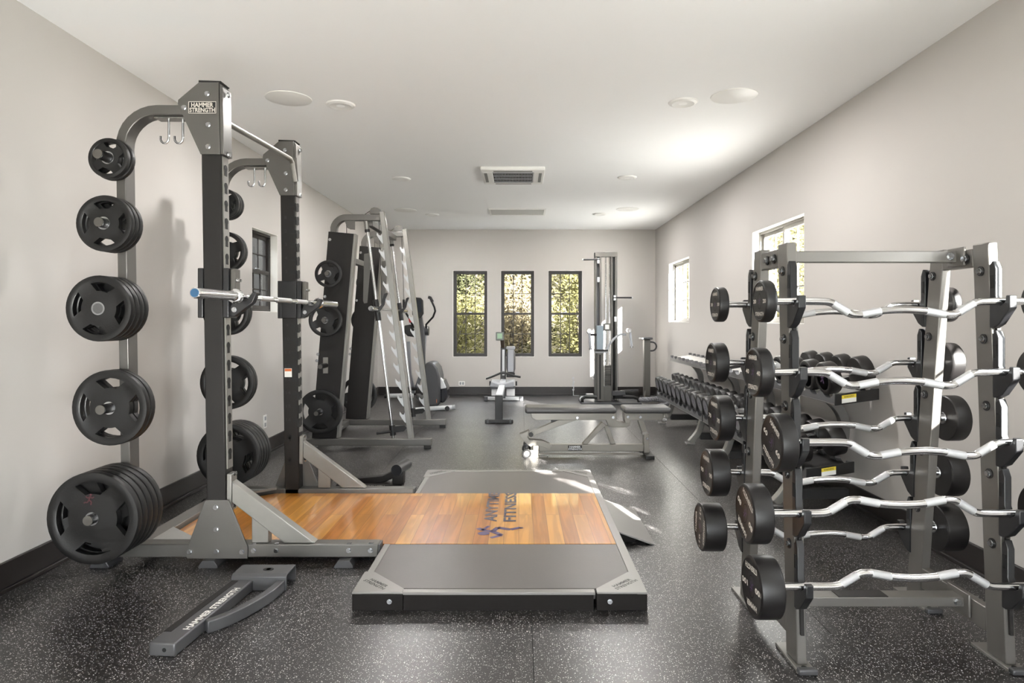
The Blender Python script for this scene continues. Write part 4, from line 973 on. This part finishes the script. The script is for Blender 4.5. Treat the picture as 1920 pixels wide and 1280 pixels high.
# chain on the wall, paper mat, pillar, step, rope
t = thing('hanging_chain', 'small light chain hanging low on the back wall', 'chain', (1.0, 10.98, 0))
m = MB()
for k in range(7): m.item().lathe([(.012, -.004), (.018, -.004), (.018, .004), (.012, .004), (.012, -.004)], (.905+.006*math.sin(k*2), 11.0, .10+.033*k), ((1, .2, 0) if k % 2 else (.2, 1, 0)), 12)
m.build('link', LGREY, t)
MB().tube([(.905, 11.0, .09), (.90, 10.93, .012), (.99, 10.9, .01)], .007, 8).build('tail', LGREY, t)
tag(MB().prism([(.955, 10.45, 0), (1.06, 10.45, 0), (1.12, 10.82, 0), (1.02, 10.82, 0)], (0, 0, .012)).build('wedge_mat', LGREY, origin=(1.05, 10.6, 0)), 'small light grey wedge on floor left of the cable machine', 'wedge')
t = thing('floor_pillar', 'dark freestanding equipment pillar with flat top and ring handle', 'equipment pillar', (2.03, 10.35, 0))
m = PX(10.3)
c0, c1 = m(1208.5, 636), m(1220.5, 737)
MB().box(1.975, 2.075, 10.30, 10.42, .06, c0[1]).build('post', CG, t, bevel=.012)
MB().box(1.92, 2.10, 10.25, 10.47, c0[1], c0[1]+.03).build('top_plate', DGREY, t, bevel=.006)
cxh, czh = 2.075, m(0, 649.5)[1]
MB().tube([(cxh, 10.36, czh+.07)]+[(cxh+.035+.07*math.sin(a*PI/8), 10.36, czh+.07*math.cos(a*PI/8)) for a in range(9)]+[(cxh, 10.36, czh-.07)], .013, 10).build('ring_handle', DGREY, t)
MB().prism([(1.86, 10.12, 0), (1.98, 10.10, 0), (2.14, 10.30, 0), (2.14, 10.5, 0), (1.95, 10.5, 0)], (0, 0, .012)).build('base_plate', CG, t)
MB().rtube([(1.96, 10.24, .02), (1.99, 10.28, .16)], .06, .02, (1, 0, 0)).build('base_gusset', CG, t)
t = thing('exercise_step', 'low black step bench on floor left of the dark pillar', 'step', (1.76, 10.45, 0))
MB().prism([(1.60, 10.45, 0), (1.64, 10.45, .13), (1.92, 10.45, .14), (1.94, 10.45, 0)], (0, .22, 0)).build('body', BLACKM, t, bevel=.02)
MB().tube([(1.56, 10.40, .01), (1.60, 10.40, .10), (1.65, 10.40, .15), (1.90, 10.40, .155)], .013, 8).build('rim', DGREY, t)
t = thing('battle_rope', 'thick grey twisted rope coiled on the floor by the dumbbell racks', 'battle rope', (1.95, 9.1, 0))
base = [(1.60, 8.95), (1.66, 9.02), (1.78, 9.04), (1.90, 9.08), (2.05, 9.16), (2.14, 9.3), (2.10, 9.45), (1.95, 9.5), (1.80, 9.42), (1.74, 9.3), (1.85, 9.2), (2.0, 9.3)]
def smooth(P, n=8):
    out = []
    for i in range(len(P)-1):
        p0 = Vector(P[max(i-1, 0)]); p1 = Vector(P[i]); p2 = Vector(P[i+1]); p3 = Vector(P[min(i+2, len(P)-1)])
        for k in range(n):
            s_ = k/n; out.append(.5*((2*p1)+(p2-p0)*s_+(2*p0-5*p1+4*p2-p3)*s_*s_+(3*p1-p0-3*p2+p3)*s_**3))
    out.append(Vector(P[-1])); return out
ct = smooth([(x, y, .035+.012*k) for k, (x, y) in enumerate(base)], 14)
m = MB()
for ph in (0, 2*PI/3, 4*PI/3):
    pts = []
    for i, p in enumerate(ct):
        d = (ct[min(i+1, len(ct)-1)]-ct[max(i-1, 0)]).normalized(); a = Vector((0, 0, 1)); b_ = d.cross(a).normalized(); th = ph+i*.75
        pts.append(p+(a*math.cos(th)+b_*math.sin(th))*.017)
    m.tube(pts, .017, 8)
m.build('twisted_strands', ROPE, t)

# ------------------------------------------------------------------ adjustable bench
BY = 6.0; BM = PX(BY)
bn = thing('adjustable_bench', 'adjustable flat bench with grey pads and light metal frame', 'bench', (.60, 6.13, 0))
def bz_(x, y): return BM(960+x/6, 730+y/6)
def bpoly(nm, pts, ya, yb, mm, bevel=.003, par=bn): return MB().pxz([bz_(*p) for p in pts], ya, yb).build(nm, mm, par, bevel=bevel)
def pad(nm, xa, xb):
    a, b_ = bz_(xa, 206), bz_(xb, 274)
    return MB().box(a[0], b_[0], BY, BY+.27, b_[1], a[1]).build(nm, VINYL, bn, bevel=.022)
pad('back_pad', 145, 1178); pad('seat_pad', 1262, 1800)
ya, yb = BY+.085, BY+.185
bpoly('back_beam', [(212, 277), (1180, 277), (1187, 300), (1190, 365), (1275, 385), (1345, 390), (1340, 425), (1310, 442), (1140, 442), (1100, 425), (1070, 360), (270, 360), (225, 335)], ya, yb, BENCHM)
bpoly('seat_beam', [(1278, 277), (1718, 277), (1718, 310), (1712, 358), (1345, 360), (1345, 395), (1290, 395), (1280, 340)], ya-.012, yb+.012, BENCHM)
m = MB()
for x, y in ((742, 330), (1150, 325), (1318, 320), (1460, 322)):
    c = bz_(x, y); m.item().cyl((c[0], ya-.022, c[1]), (c[0], ya, c[1]), .013, n=20)
m.build('pivot_bolt', BOLT, bn)
bpoly('support_strut', [(530, 362), (742, 360), (270, 530), (240, 555), (190, 505), (445, 395)], BY+.10, BY+.16, BENCHM)
bpoly('ladder_block', [(445, 360), (528, 360), (500, 375), (447, 388)], BY+.11, BY+.17, BLACKM, .001)
c = bz_(215, 518); k_ = MB().cyl((c[0], BY+.05, c[1]), (c[0], BY+.19, c[1]), .018, n=20).build('pop_pin', DGREY, bn)
MB().cyl((c[0], BY+.045, c[1]), (c[0], BY+.06, c[1]), .022, n=20).build('pin_knob', BLACKM, k_)
bpoly('rear_link', [(82, 525), (190, 480), (205, 520), (175, 550), (200, 585), (340, 595), (452, 645), (435, 697), (325, 655), (235, 670), (170, 640), (120, 580)], BY+.075, BY+.09, BENCHM, .002)
bpoly('rear_link', [(82, 525), (190, 480), (205, 520), (175, 550), (200, 585), (340, 595), (452, 645), (435, 697), (325, 655), (235, 670), (170, 640), (120, 580)], BY+.17, BY+.185, BENCHM, .002)
bpoly('base_beam', [(300, 640), (1505, 640), (1505, 722), (300, 722)], BY+.09, BY+.17, BENCHM, .006)
bpoly('brace_front', [(800, 638), (1030, 382), (1070, 420), (862, 638)], BY+.10, BY+.16, BENCHM, .003)
bpoly('brace_rear', [(1128, 638), (1050, 425), (1098, 425), (1185, 638)], BY+.10, BY+.16, BENCHM, .003)
bpoly('lower_rail', [(300, 724), (1480, 726), (1480, 745), (300, 742)], BY+.02, BY+.06, BENCHM, .003)
bpoly('front_leg', [(1505, 525), (1562, 522), (1570, 738), (1505, 738)], BY+.09, BY+.17, BENCHM, .004)
bpoly('front_leg_upper', [(1438, 362), (1503, 362), (1545, 490), (1488, 505)], BY+.10, BY+.16, BENCHM, .003)
bpoly('leg_clamp', [(1482, 505), (1548, 488), (1552, 515), (1490, 535)], BY+.095, BY+.165, SILVERL, .003)
c = bz_(1540, 572); m = MB(); m.cyl((c[0], BY+.075, c[1]), (c[0], BY+.09, c[1]), .012, n=18); m.build('leg_bolt', BOLT, bn)
a = bz_(1492, 736); b_ = bz_(1592, 762)
MB().box(a[0], b_[0], BY-.05, BY+.31, b_[1]*0, a[1]).build('front_foot', BLACKM, bn, bevel=.005)
bpoly('wheel_bracket', [(238, 640), (300, 640), (300, 800), (238, 800)], BY+.03, BY+.10, BENCHM, .004)
bpoly('wheel_arm', [(165, 690), (240, 690), (240, 780), (170, 780)], BY+.03, BY+.045, BENCHM, .004)
for yy in (BY-.005, BY+.23):
    c = bz_(165, 728); w_ = MB().cyl((c[0], yy, .045), (c[0], yy+.035, .045), .042, n=28).build('wheel', BLACKM, bn, bevel=.003)
    MB().cyl((c[0], yy-.003, .045), (c[0], yy+.038, .045), .026, n=24).build('wheel_hub', BENCHM, w_)
c = bz_(165, 728); MB().cyl((c[0], BY, .045), (c[0], BY+.26, .045), .01, n=12).build('axle', BOLT, bn)
bpoly('wheel_bracket', [(238, 640), (300, 640), (300, 800), (238, 800)], BY+.17, BY+.23, BENCHM, .004)
a = bz_(300, 775); b_ = bz_(412, 805); MB().box(a[0], b_[0], BY+.06, BY+.10, b_[1], a[1]).box(b_[0]-.01, b_[0], BY+.06, BY+.10, 0, a[1]+.01).build('rear_foot', SILVERL, bn, bevel=.002)
bpoly('seat_handle', [(1712, 340), (1745, 268), (1800, 325), (1765, 335), (1745, 300), (1735, 345)], BY+.10, BY+.13, BENCHM, .002)
c = bz_(1712, 355); MB().cyl((c[0]-.04, BY+.12, c[1]-.0), (c[0]+.05, BY+.12, c[1]-.01), .012, n=14).build('handle_pin', CHROME, bn)
c = bz_(155, 650); MB().cyl((c[0], BY+.06, c[1]), (c[0], BY+.2, c[1]), .022, n=20).build('link_bumper', BLACKM, bn)
a, b_ = bz_(638, 708), bz_(798, 648)
np_ = MB().box(a[0], b_[0], BY+.087, BY+.0895, a[1], b_[1]).build('name_plate', INKB, bn)
m = MB(); text(m, 'HAMMER', ((a[0]+b_[0])/2, BY+.0865, b_[1]-.014), (1, 0, 0), (0, 0, 1), .105, .017, bold=.03); text(m, 'STRENGTH', ((a[0]+b_[0])/2, BY+.0865, a[1]+.014), (1, 0, 0), (0, 0, 1), .125, .017, bold=.03); m.build('lettering', LGREY, np_)

# ------------------------------------------------------------------ dumbbell racks and dumbbells
TT, TL = .04, .42      # slope of the trays: rise per metre toward the wall
RACKM = mat('rack_paint', (126, 124, 122), .6, .38, .06, 16)
RACKD = mat('rack_dark', (52, 51, 51), .3, .42, .08, 14)
TRAYM = mat('tray_light', (206, 205, 202), .3, .35, .04, 14)
tiers = [('upper_tray', 1.973, 2.245, .80, .14), ('lower_tray', 1.795, 2.09, .335, .16)]
def tier_z(k, x): return tiers[k][3]+(x-tiers[k][1])*tiers[k][4]
def dumbbell_rack(ya, yb, legs, label, near_end):
    t = thing('dumbbell_rack', label, 'dumbbell rack', (2.05, (ya+yb)/2, 0), 'two-tier dumbbell racks along the right wall')
    for k, (nm, xa, xb, z, sl_) in enumerate(tiers):
        zb = z+(xb-xa)*sl_
        tr = MB().pxz([(xa+.03, z-.018), (xb-.02, zb-.018), (xb-.02, zb-.012), (xa+.03, z-.010)], ya+.01, yb-.01).build(nm, TRAYM if k == 0 else RACKD, t)
        for xr in (xa, xb-.035):
            zr = z+(xr-xa)*sl_; n = int(round((yb-ya)/.2))
            pitch = (yb-ya)/n
            # scalloped saddle strip
            pts = [(ya, zr-.045)]
            pts.append((ya, zr+.018))
            for i in range(n):
                c = ya+pitch*(i+.5)
                for a in range(9):
                    th = PI-PI*a/8; pts.append((c+.07*math.cos(th), zr+.018-.035*math.sin(th)))
            pts += [(yb, zr+.018), (yb, zr-.045)]
            m = MB()
            # strips between consecutive outline points keep the polygon simple
            top = pts[1:-1]
            for (y0, z0), (y1, z1) in zip(top, top[1:]):
                if y1-y0 > 1e-5: m.add([(xr, y0, zr-.045), (xr+.035, y0, zr-.045), (xr+.035, y1, zr-.045), (xr, y1, zr-.045), (xr, y0, z0), (xr+.035, y0, z0), (xr+.035, y1, z1), (xr, y1, z1)],
                                       [(0, 1, 2, 3), (7, 6, 5, 4), (0, 3, 7, 4), (1, 5, 6, 2)])
            m.box(xr, xr+.035, ya-.002, ya, zr-.045, zr+.018).box(xr, xr+.035, yb, yb+.002, zr-.045, zr+.018)
            m.build('saddle_rail', mat('saddle_grey', (84, 84, 86), .1, .4, .1, 30), tr)
            MB().box(xr-.003, xr+.038, ya, yb, zr-.052, zr-.045).build('rail_edge', RACKM, tr)
        ec = MB().pxz([(xa-.005, z-.055), (xb, zb-.055), (xb, zb+.015), (xa-.005, z+.015)], ya-.012, ya-.002).build('end_cap', BLACKM, t, bevel=.003)
        if near_end:
            f = .30 if k == 0 else .45; xs = xa+(xb-xa)*f; zs = z+(xs-xa)*sl_; w2 = .045
            MB().pxz([(xs-w2, zs-.045-w2*sl_), (xs+w2, zs-.045+w2*sl_), (xs+w2, zs-.018+w2*sl_), (xs-w2, zs-.018-w2*sl_)], ya-.0145, ya-.0125).build('instruction_sticker', PAPER, ec)
            MB().pxz([(xs-w2, zs-.018-w2*sl_), (xs+w2, zs-.018+w2*sl_), (xs+w2, zs+.004+w2*sl_), (xs-w2, zs+.004-w2*sl_)], ya-.0145, ya-.0125).build('warning_sticker', YELLOW, ec)
            m = MB(); xd = Vector((1, 0, sl_)); text(m, 'WARNING', (xs, ya-.0148, zs-.007), xd, (0, 0, 1), .065, .012); m.build('lettering', INKB, ec)
    for yl in legs:
        lp = smooth([(1.76, yl, .02), (1.84, yl, .12), (1.885, yl, .24), (1.93, yl, .30), (2.12, yl, .36)], 6)
        MB().rtube(lp, .055, .06, (0, 1, 0)).build('leg', SILVERL, t, bevel=.004)
        MB().rtube(smooth([(2.12, yl, .36), (2.22, yl, .44), (2.235, yl, .58), (2.19, yl, .68), (2.09, yl, .775)], 6), .06, .06, (0, 1, 0)).build('upright', RACKM, t, bevel=.004)
        MB().box(1.86, 2.26, yl-.03, yl+.03, .05, .12).build('base_tube', RACKD, t, bevel=.005)
        MB().box(1.715, 1.80, yl-.05, yl+.05, 0, .018).build('foot', RACKM, t, bevel=.004)
        MB().box(2.20, 2.27, yl-.04, yl+.04, 0, .05).build('rear_foot', RACKD, t, bevel=.004)
    return t
dumbbell_rack(6.38, 8.50, (6.70, 8.02), 'two-tier dumbbell rack along right wall, the far one with empty top tray', False)
dumbbell_rack(4.06, 6.36, (4.48, 5.78), 'two-tier dumbbell rack along right wall, the near one with yellow stickers', True)

def dumbbell_proto(R, Lh, grip=.13):
    """round dumbbell along x, centre at origin"""
    parts = []
    for s_ in (-1, 1):
        parts.append(('head', MB().lathe([(0, .004), (R*.72, .004), (R*.78, 0), (R*.90, 0), (R*.97, .005), (R, .014), (R, Lh-.012), (R*.94, Lh-.002), (R*.5, Lh), (0, Lh)], (s_*(grip/2+Lh), 0, 0), (-s_, 0, 0), 32), RUBBER2))
    for s_ in (-1, 1):
        m = MB().lathe([(0, -.0005), (R*.70, -.0005)], (s_*(grip/2+Lh)-s_*.003, 0, 0), (-s_, 0, 0), 28); parts.append(('face_disc', m, DFACE))
        m = MB(); runner(m, (s_*(grip/2+Lh)-s_*.002, 0, 0), (0, s_*1, 0) if s_ > 0 else (0, -1, 0), (0, 0, 1), R*.6); parts.append(('logo', m, PURPLED))
    parts.append(('handle', MB().lathe([(0, -grip/2), (.014, -grip/2), (.0155, -grip*.3), (.017, 0), (.0155, grip*.3), (.014, grip/2), (0, grip/2)], (0, 0, 0), (1, 0, 0), 20), CHROME))
    return parts
db_mesh = {}
def dumbbell(R, Lh, x, y, z, tilt, label, group):
    t = thing('dumbbell', label, 'dumbbell', (x, y, z), group); t.rotation_euler = (0, -math.atan(tilt), 0)
    key = (round(R, 3), round(Lh, 3))
    if key not in db_mesh:
        out = []
        for nm, m, mm in dumbbell_proto(R, Lh):
            me = bpy.data.meshes.new(nm); me.from_pydata(m.v, [], m.f); me.update(); me.materials.append(mm); me.shade_smooth(); me.set_sharp_from_angle(angle=math.radians(35)); out.append((nm, me))
        db_mesh[key] = out
    for nm, me in db_mesh[key]:
        o = bpy.data.objects.new(nm, me); COL.objects.link(o); o.parent = t
GD = 'round dumbbells on the lower tray along the right wall'; GU = 'round dumbbells on the upper tray along the right wall'
nlow = 20
for i in range(nlow):
    y = 8.36-i*(8.36-4.20)/(nlow-1); f = i/(nlow-1)
    R = [.098, .099, .100, .101][min(3, i//5)]; Lh = [.088, .090, .094, .098][min(3, i//5)]
    xm = 1.918; z = .482
    wh = {0: 'farthest', nlow-1: 'nearest'}.get(i, ORD[i]+' from the far end') if i < 10 else {nlow-1: 'nearest', nlow-2: 'second nearest'}.get(i, ORD[nlow-1-i]+' from the near end')
    dumbbell(R, Lh, xm, y, z, .21, 'round black dumbbell %s on the lower rack tray' % wh, GD)
for i, y in enumerate((4.20, 4.44, 4.68, 4.92)):
    R = .106; Lh = .085
    dumbbell(R, Lh, 2.105, y, .925, .17, 'large round black dumbbell %s on the upper rack tray' % ['nearest', 'second nearest', 'third nearest', 'farthest'][i], GU)

# ------------------------------------------------------------------ curl bar rack
er = thing('barbell_rack', 'silver A-frame rack holding ten curl barbells in the right foreground', 'barbell rack', (1.425, 2.66, 0))
XA, XB = 1.02, 1.79; TW = .038
RS = mat('rack_brushed_silver', (118, 115, 111), .65, .38, .05, 16, .1, 400, stretch=(1, 1, .1))
ROW = [1.350, 1.088, .832, .576, .316]
def yn(z): return 2.385+(z/1.58)*.095         # front face of the near leg
def yf(z): return 2.905-(z/1.58)*.165         # front face of the far leg
for X in (XA, XB):
    sgn = 1 if X == XB else -1
    for near_ in (True, False):
        f = yn if near_ else yf
        a, b_ = f(0), f(1.58)
        MB().pyz([(a, .012), (a+.10, .012), (b_+.085, 1.578), (b_, 1.578)], X, X+TW).build('leg', RS, er, bevel=.004)
        y0, y1 = (a-.05, a+.17) if near_ else (a-.08, a+.18)
        ft = MB().prism([(X-.014, y0+.02, 0), (X, y0, 0), (X+TW, y0, 0), (X+TW+.014, y0+.02, 0), (X+TW+.014, y1, 0), (X-.014, y1, 0)], (0, 0, .012)).build('foot_plate', SILVERL, er, bevel=.002)
        MB().box(X-.016, X+TW+.016, y0-.006, y0+.022, 0, .022).build('foot_cap', DGREY, ft, bevel=.006)
        MB().cyl((X+TW/2, y0+.035, .0115), (X+TW/2, y0+.035, .0125), .010, n=16).build('bolt_hole', SHADE, ft)
    MB().box(X+.002, X+TW-.002, yn(1.5)+.09, yf(1.5), 1.49, 1.562).build('top_link', RS, er, bevel=.003)
    MB().pyz([(yn(.13)+.098, .085), (yn(.13)+.098, .175), (yf(.13), .175), (yf(.13), .085)], X+.001, X+TW-.001).build('base_link', RS, er, bevel=.003)
    m = MB()
    for yy in (2.60, 2.67): m.item().cyl((X-.004, yy, 1.525), (X, yy, 1.525), .019, n=20)
    # black rail and plate carrying the cradles
    for near_ in (True, False):
        f = yn if near_ else (lambda z: yf(z)+.095)
        s_ = -1 if near_ else 1
        yy = [f(z) for z in (.12, 1.50)]
        MB().pyz([(yy[0]+s_*.001, .12), (yy[0]+s_*.012, .12), (yy[1]+s_*.012, 1.50), (yy[1]+s_*.001, 1.50)], X+.012, X+TW-.012).build('cradle_rail', BLACKP, er, bevel=.002)
        for r, z in enumerate(ROW):
            y = f(z); cy_ = y+s_*.058
            pr = [(y+s_*.0, z+.14), (y+s_*.016, z+.155), (y+s_*.030, z+.125), (y+s_*.030, z+.02), (y+s_*.042, z-.004), (cy_, z-.016), (cy_+s_*.022, z-.002), (cy_+s_*.026, z+.022), (cy_+s_*.045, z+.020), (cy_+s_*.045, z-.025), (y+s_*.050, z-.085), (y+s_*.02, z-.10), (y, z-.10)]
            cr = MB().pyz(pr, X-.004, X+TW*.62).build('bar_cradle', PLASTIC, er, bevel=.003)
            MB().box(X-.006, X-.0035, y+s_*.006, y+s_*.022, z+.05, z+.10).build('cradle_window', SHADE, cr)
            yb_ = y+.05 if near_ else y-.05
            m.item().cyl((X-.004, yb_, z+.12), (X, yb_, z+.12), .019, n=20)
    m.build('washer', BLACKM, er)
    m = MB()
    for yy in (2.60, 2.67): bolt(m, X-.004, yy, 1.525, (-1, 0, 0), .011, .012)
    for z in ROW: bolt(m, X-.004, yn(z)+.05, z+.12, (-1, 0, 0), .010, .011); bolt(m, X-.004, yf(z)+.045, z+.12, (-1, 0, 0), .010, .011)
    m.build('bolt', BOLT, er)
tb = MB().box(XA+TW, XB, 2.645, 2.685, 1.516, 1.562).build('top_crossbar', RS, er, bevel=.003)
lb_ = MB().box(XA+TW, XB, 2.60, 2.67, .130, .168).build('lower_crossbar', RS, er, bevel=.003)
m = MB(); bolt(m, XB-.035, 2.645, 1.54, (0, -1, 0), .012); bolt(m, XB-.035, 2.60, .15, (0, -1, 0), .012); m.build('bolt', BOLT, er)
MB().box(XB-.010, XB-.001, 2.60, 2.70, 1.50, 1.575).build('joint_plate', RS, er, bevel=.002)
MB().box(XB-.010, XB-.001, 2.57, 2.70, .10, .19).build('joint_plate', RS, er, bevel=.002)
MB().box(1.28, 1.48, 2.603, 2.667, .168, .1705).build('deck_pad', BLACKP, lb_)

def ezbar(y, z, xl, R, T, L, number, flip, rot, label, s_):
    xr = xl+L; xc = (xl+xr)/2
    t = thing('curl_barbell', label, 'curl barbell', (xc, y, z), 'fixed-weight curl barbells on the silver rack')
    k = -1 if flip else 1; h = L/2
    W_ = [(-h+T*.5, 0), (-.315, 0), (-.27, -.002), (-.195, -.048), (-.165, -.050), (-.075, -.034), (0, -.030), (.075, -.034), (.165, -.050), (.195, -.048), (.27, -.002), (.315, 0), (h-T*.5, 0)]
    def Pt(a, zz_): return Vector((xc+a, y, z+k*zz_))
    raw = [Pt(*p) for p in W_]; path = [raw[0]]
    for i in range(1, len(raw)-1):
        p0, p1, p2 = raw[i-1], raw[i], raw[i+1]; r = min((p1-p0).length, (p2-p1).length)*.42
        a = p1+(p0-p1).normalized()*r; b_ = p1+(p2-p1).normalized()*r
        for q in range(5):
            s2 = q/4; path.append(a*(1-s2)**2+p1*2*s2*(1-s2)+b_*s2**2)
    path.append(raw[-1])
    MB().tube(path, .0140, 20).build('bar', CHROME, t)
    for a, b_ in (((-.262, -.0075), (-.205, -.042)), ((-.155, -.049), (-.085, -.036)), ((.085, -.036), (.155, -.049)), ((.205, -.042), (.262, -.0075))):
        MB().cyl(Pt(*a), Pt(*b_), .0148, n=24).build('grip', KNURL, t)
    for s2, xe in ((1, xl), (-1, xr)):
        hd = MB().lathe([(0, .0025), (R*.86, .0025), (R*.90, 0), (R*.955, .001), (R*.99, .004), (R, .010), (R, T-.010), (R*.99, T-.004), (R*.95, T), (.024, T), (0, T)], (xe, y, z), (s2, 0, 0), 64).build('end_weight', RUBBER2, t)
        MB().lathe([(.0141, T-.001), (.026, T-.001), (.028, T+.002), (.026, T+.006), (.0141, T+.006)], (xe, y, z), (s2, 0, 0), 28).build('collar_ring', BOLT, hd)
        c = Vector((xe+s2*.0015, y, z)); th = rot+(PI if flip else 0)
        xd0 = Vector((0, -s2, 0)); yd0 = Vector((0, 0, 1))
        xd = xd0*math.cos(th)+yd0*math.sin(th); yd = -xd0*math.sin(th)+yd0*math.cos(th)
        m = MB(); K = R*.17
        text(m.item(), 'HAMMER', c+yd*R*.60, xd, yd, R*.92, K*1.12, bold=.03); text(m.item(), 'STRENGTH', c-yd*R*.60, xd, yd, R*1.06, K*1.12, bold=.03)
        text(m.item(), number, c-xd*R*.62, xd, yd, R*.19*len(number), K*1.15, bold=.03); text(m.item(), number, c+xd*R*.62, xd, yd, R*.19*len(number), K*1.15, bold=.03)
        m.build('lettering', INKG, hd)
        m = MB(); runner(m, c, xd, yd, R*.34); m.build('logo', PURPLED, hd)
        m = MB(); nn = 40; vs = []
        for i in range(nn):
            a = 2*PI*i/nn
            for q in (1, .93): vs.append(c+xd*R*.25*q*math.cos(a)+yd*R*.37*q*math.sin(a))
        m.add(vs, [(2*i, 2*i+1, (2*i+3) % (2*nn), (2*i+2) % (2*nn)) for i in range(nn)]); m.build('logo_ring', SHADE, hd)
def nb(z): return yn(z)-.058
def fb(z): return yf(z)+.095+.058
near_specs = [(.888, .078, .040, 1.07, '20', 0, 0), (.858, .091, .050, 1.09, '40', 0, .0), (.921, .106, .062, 1.11, '60', 0, -.5), (.818, .107, .072, 1.145, '80', 1, -.5), (.836, .110, .085, 1.18, '100', 1, .05)]
far_specs = [(.876, .078, .043, 1.067, '30', 0, 0), (.866, .0895, .060, 1.104, '50', 0, 0), (.888, .1035, .070, 1.12, '70', 0, -.05), (.860, .107, .085, 1.155, '90', 0, 0), (.838, .109, .098, 1.19, '110', 0, 1.45)]
for r in range(5):
    xl, R, T, L, no, fp, rt = near_specs[r]
    ezbar(nb(ROW[r]), ROW[r], xl, R, T, L, no, fp, rt, 'chrome curl barbell with black ends marked %s, %s row of the near side' % (no, rown[r]), -1)
    xl, R, T, L, no, fp, rt = far_specs[r]
    ezbar(fb(ROW[r]), ROW[r], xl, R, T, L, no, fp, rt, 'chrome curl barbell with black ends marked %s, %s row of the far side' % (no, rown[r]), 1)
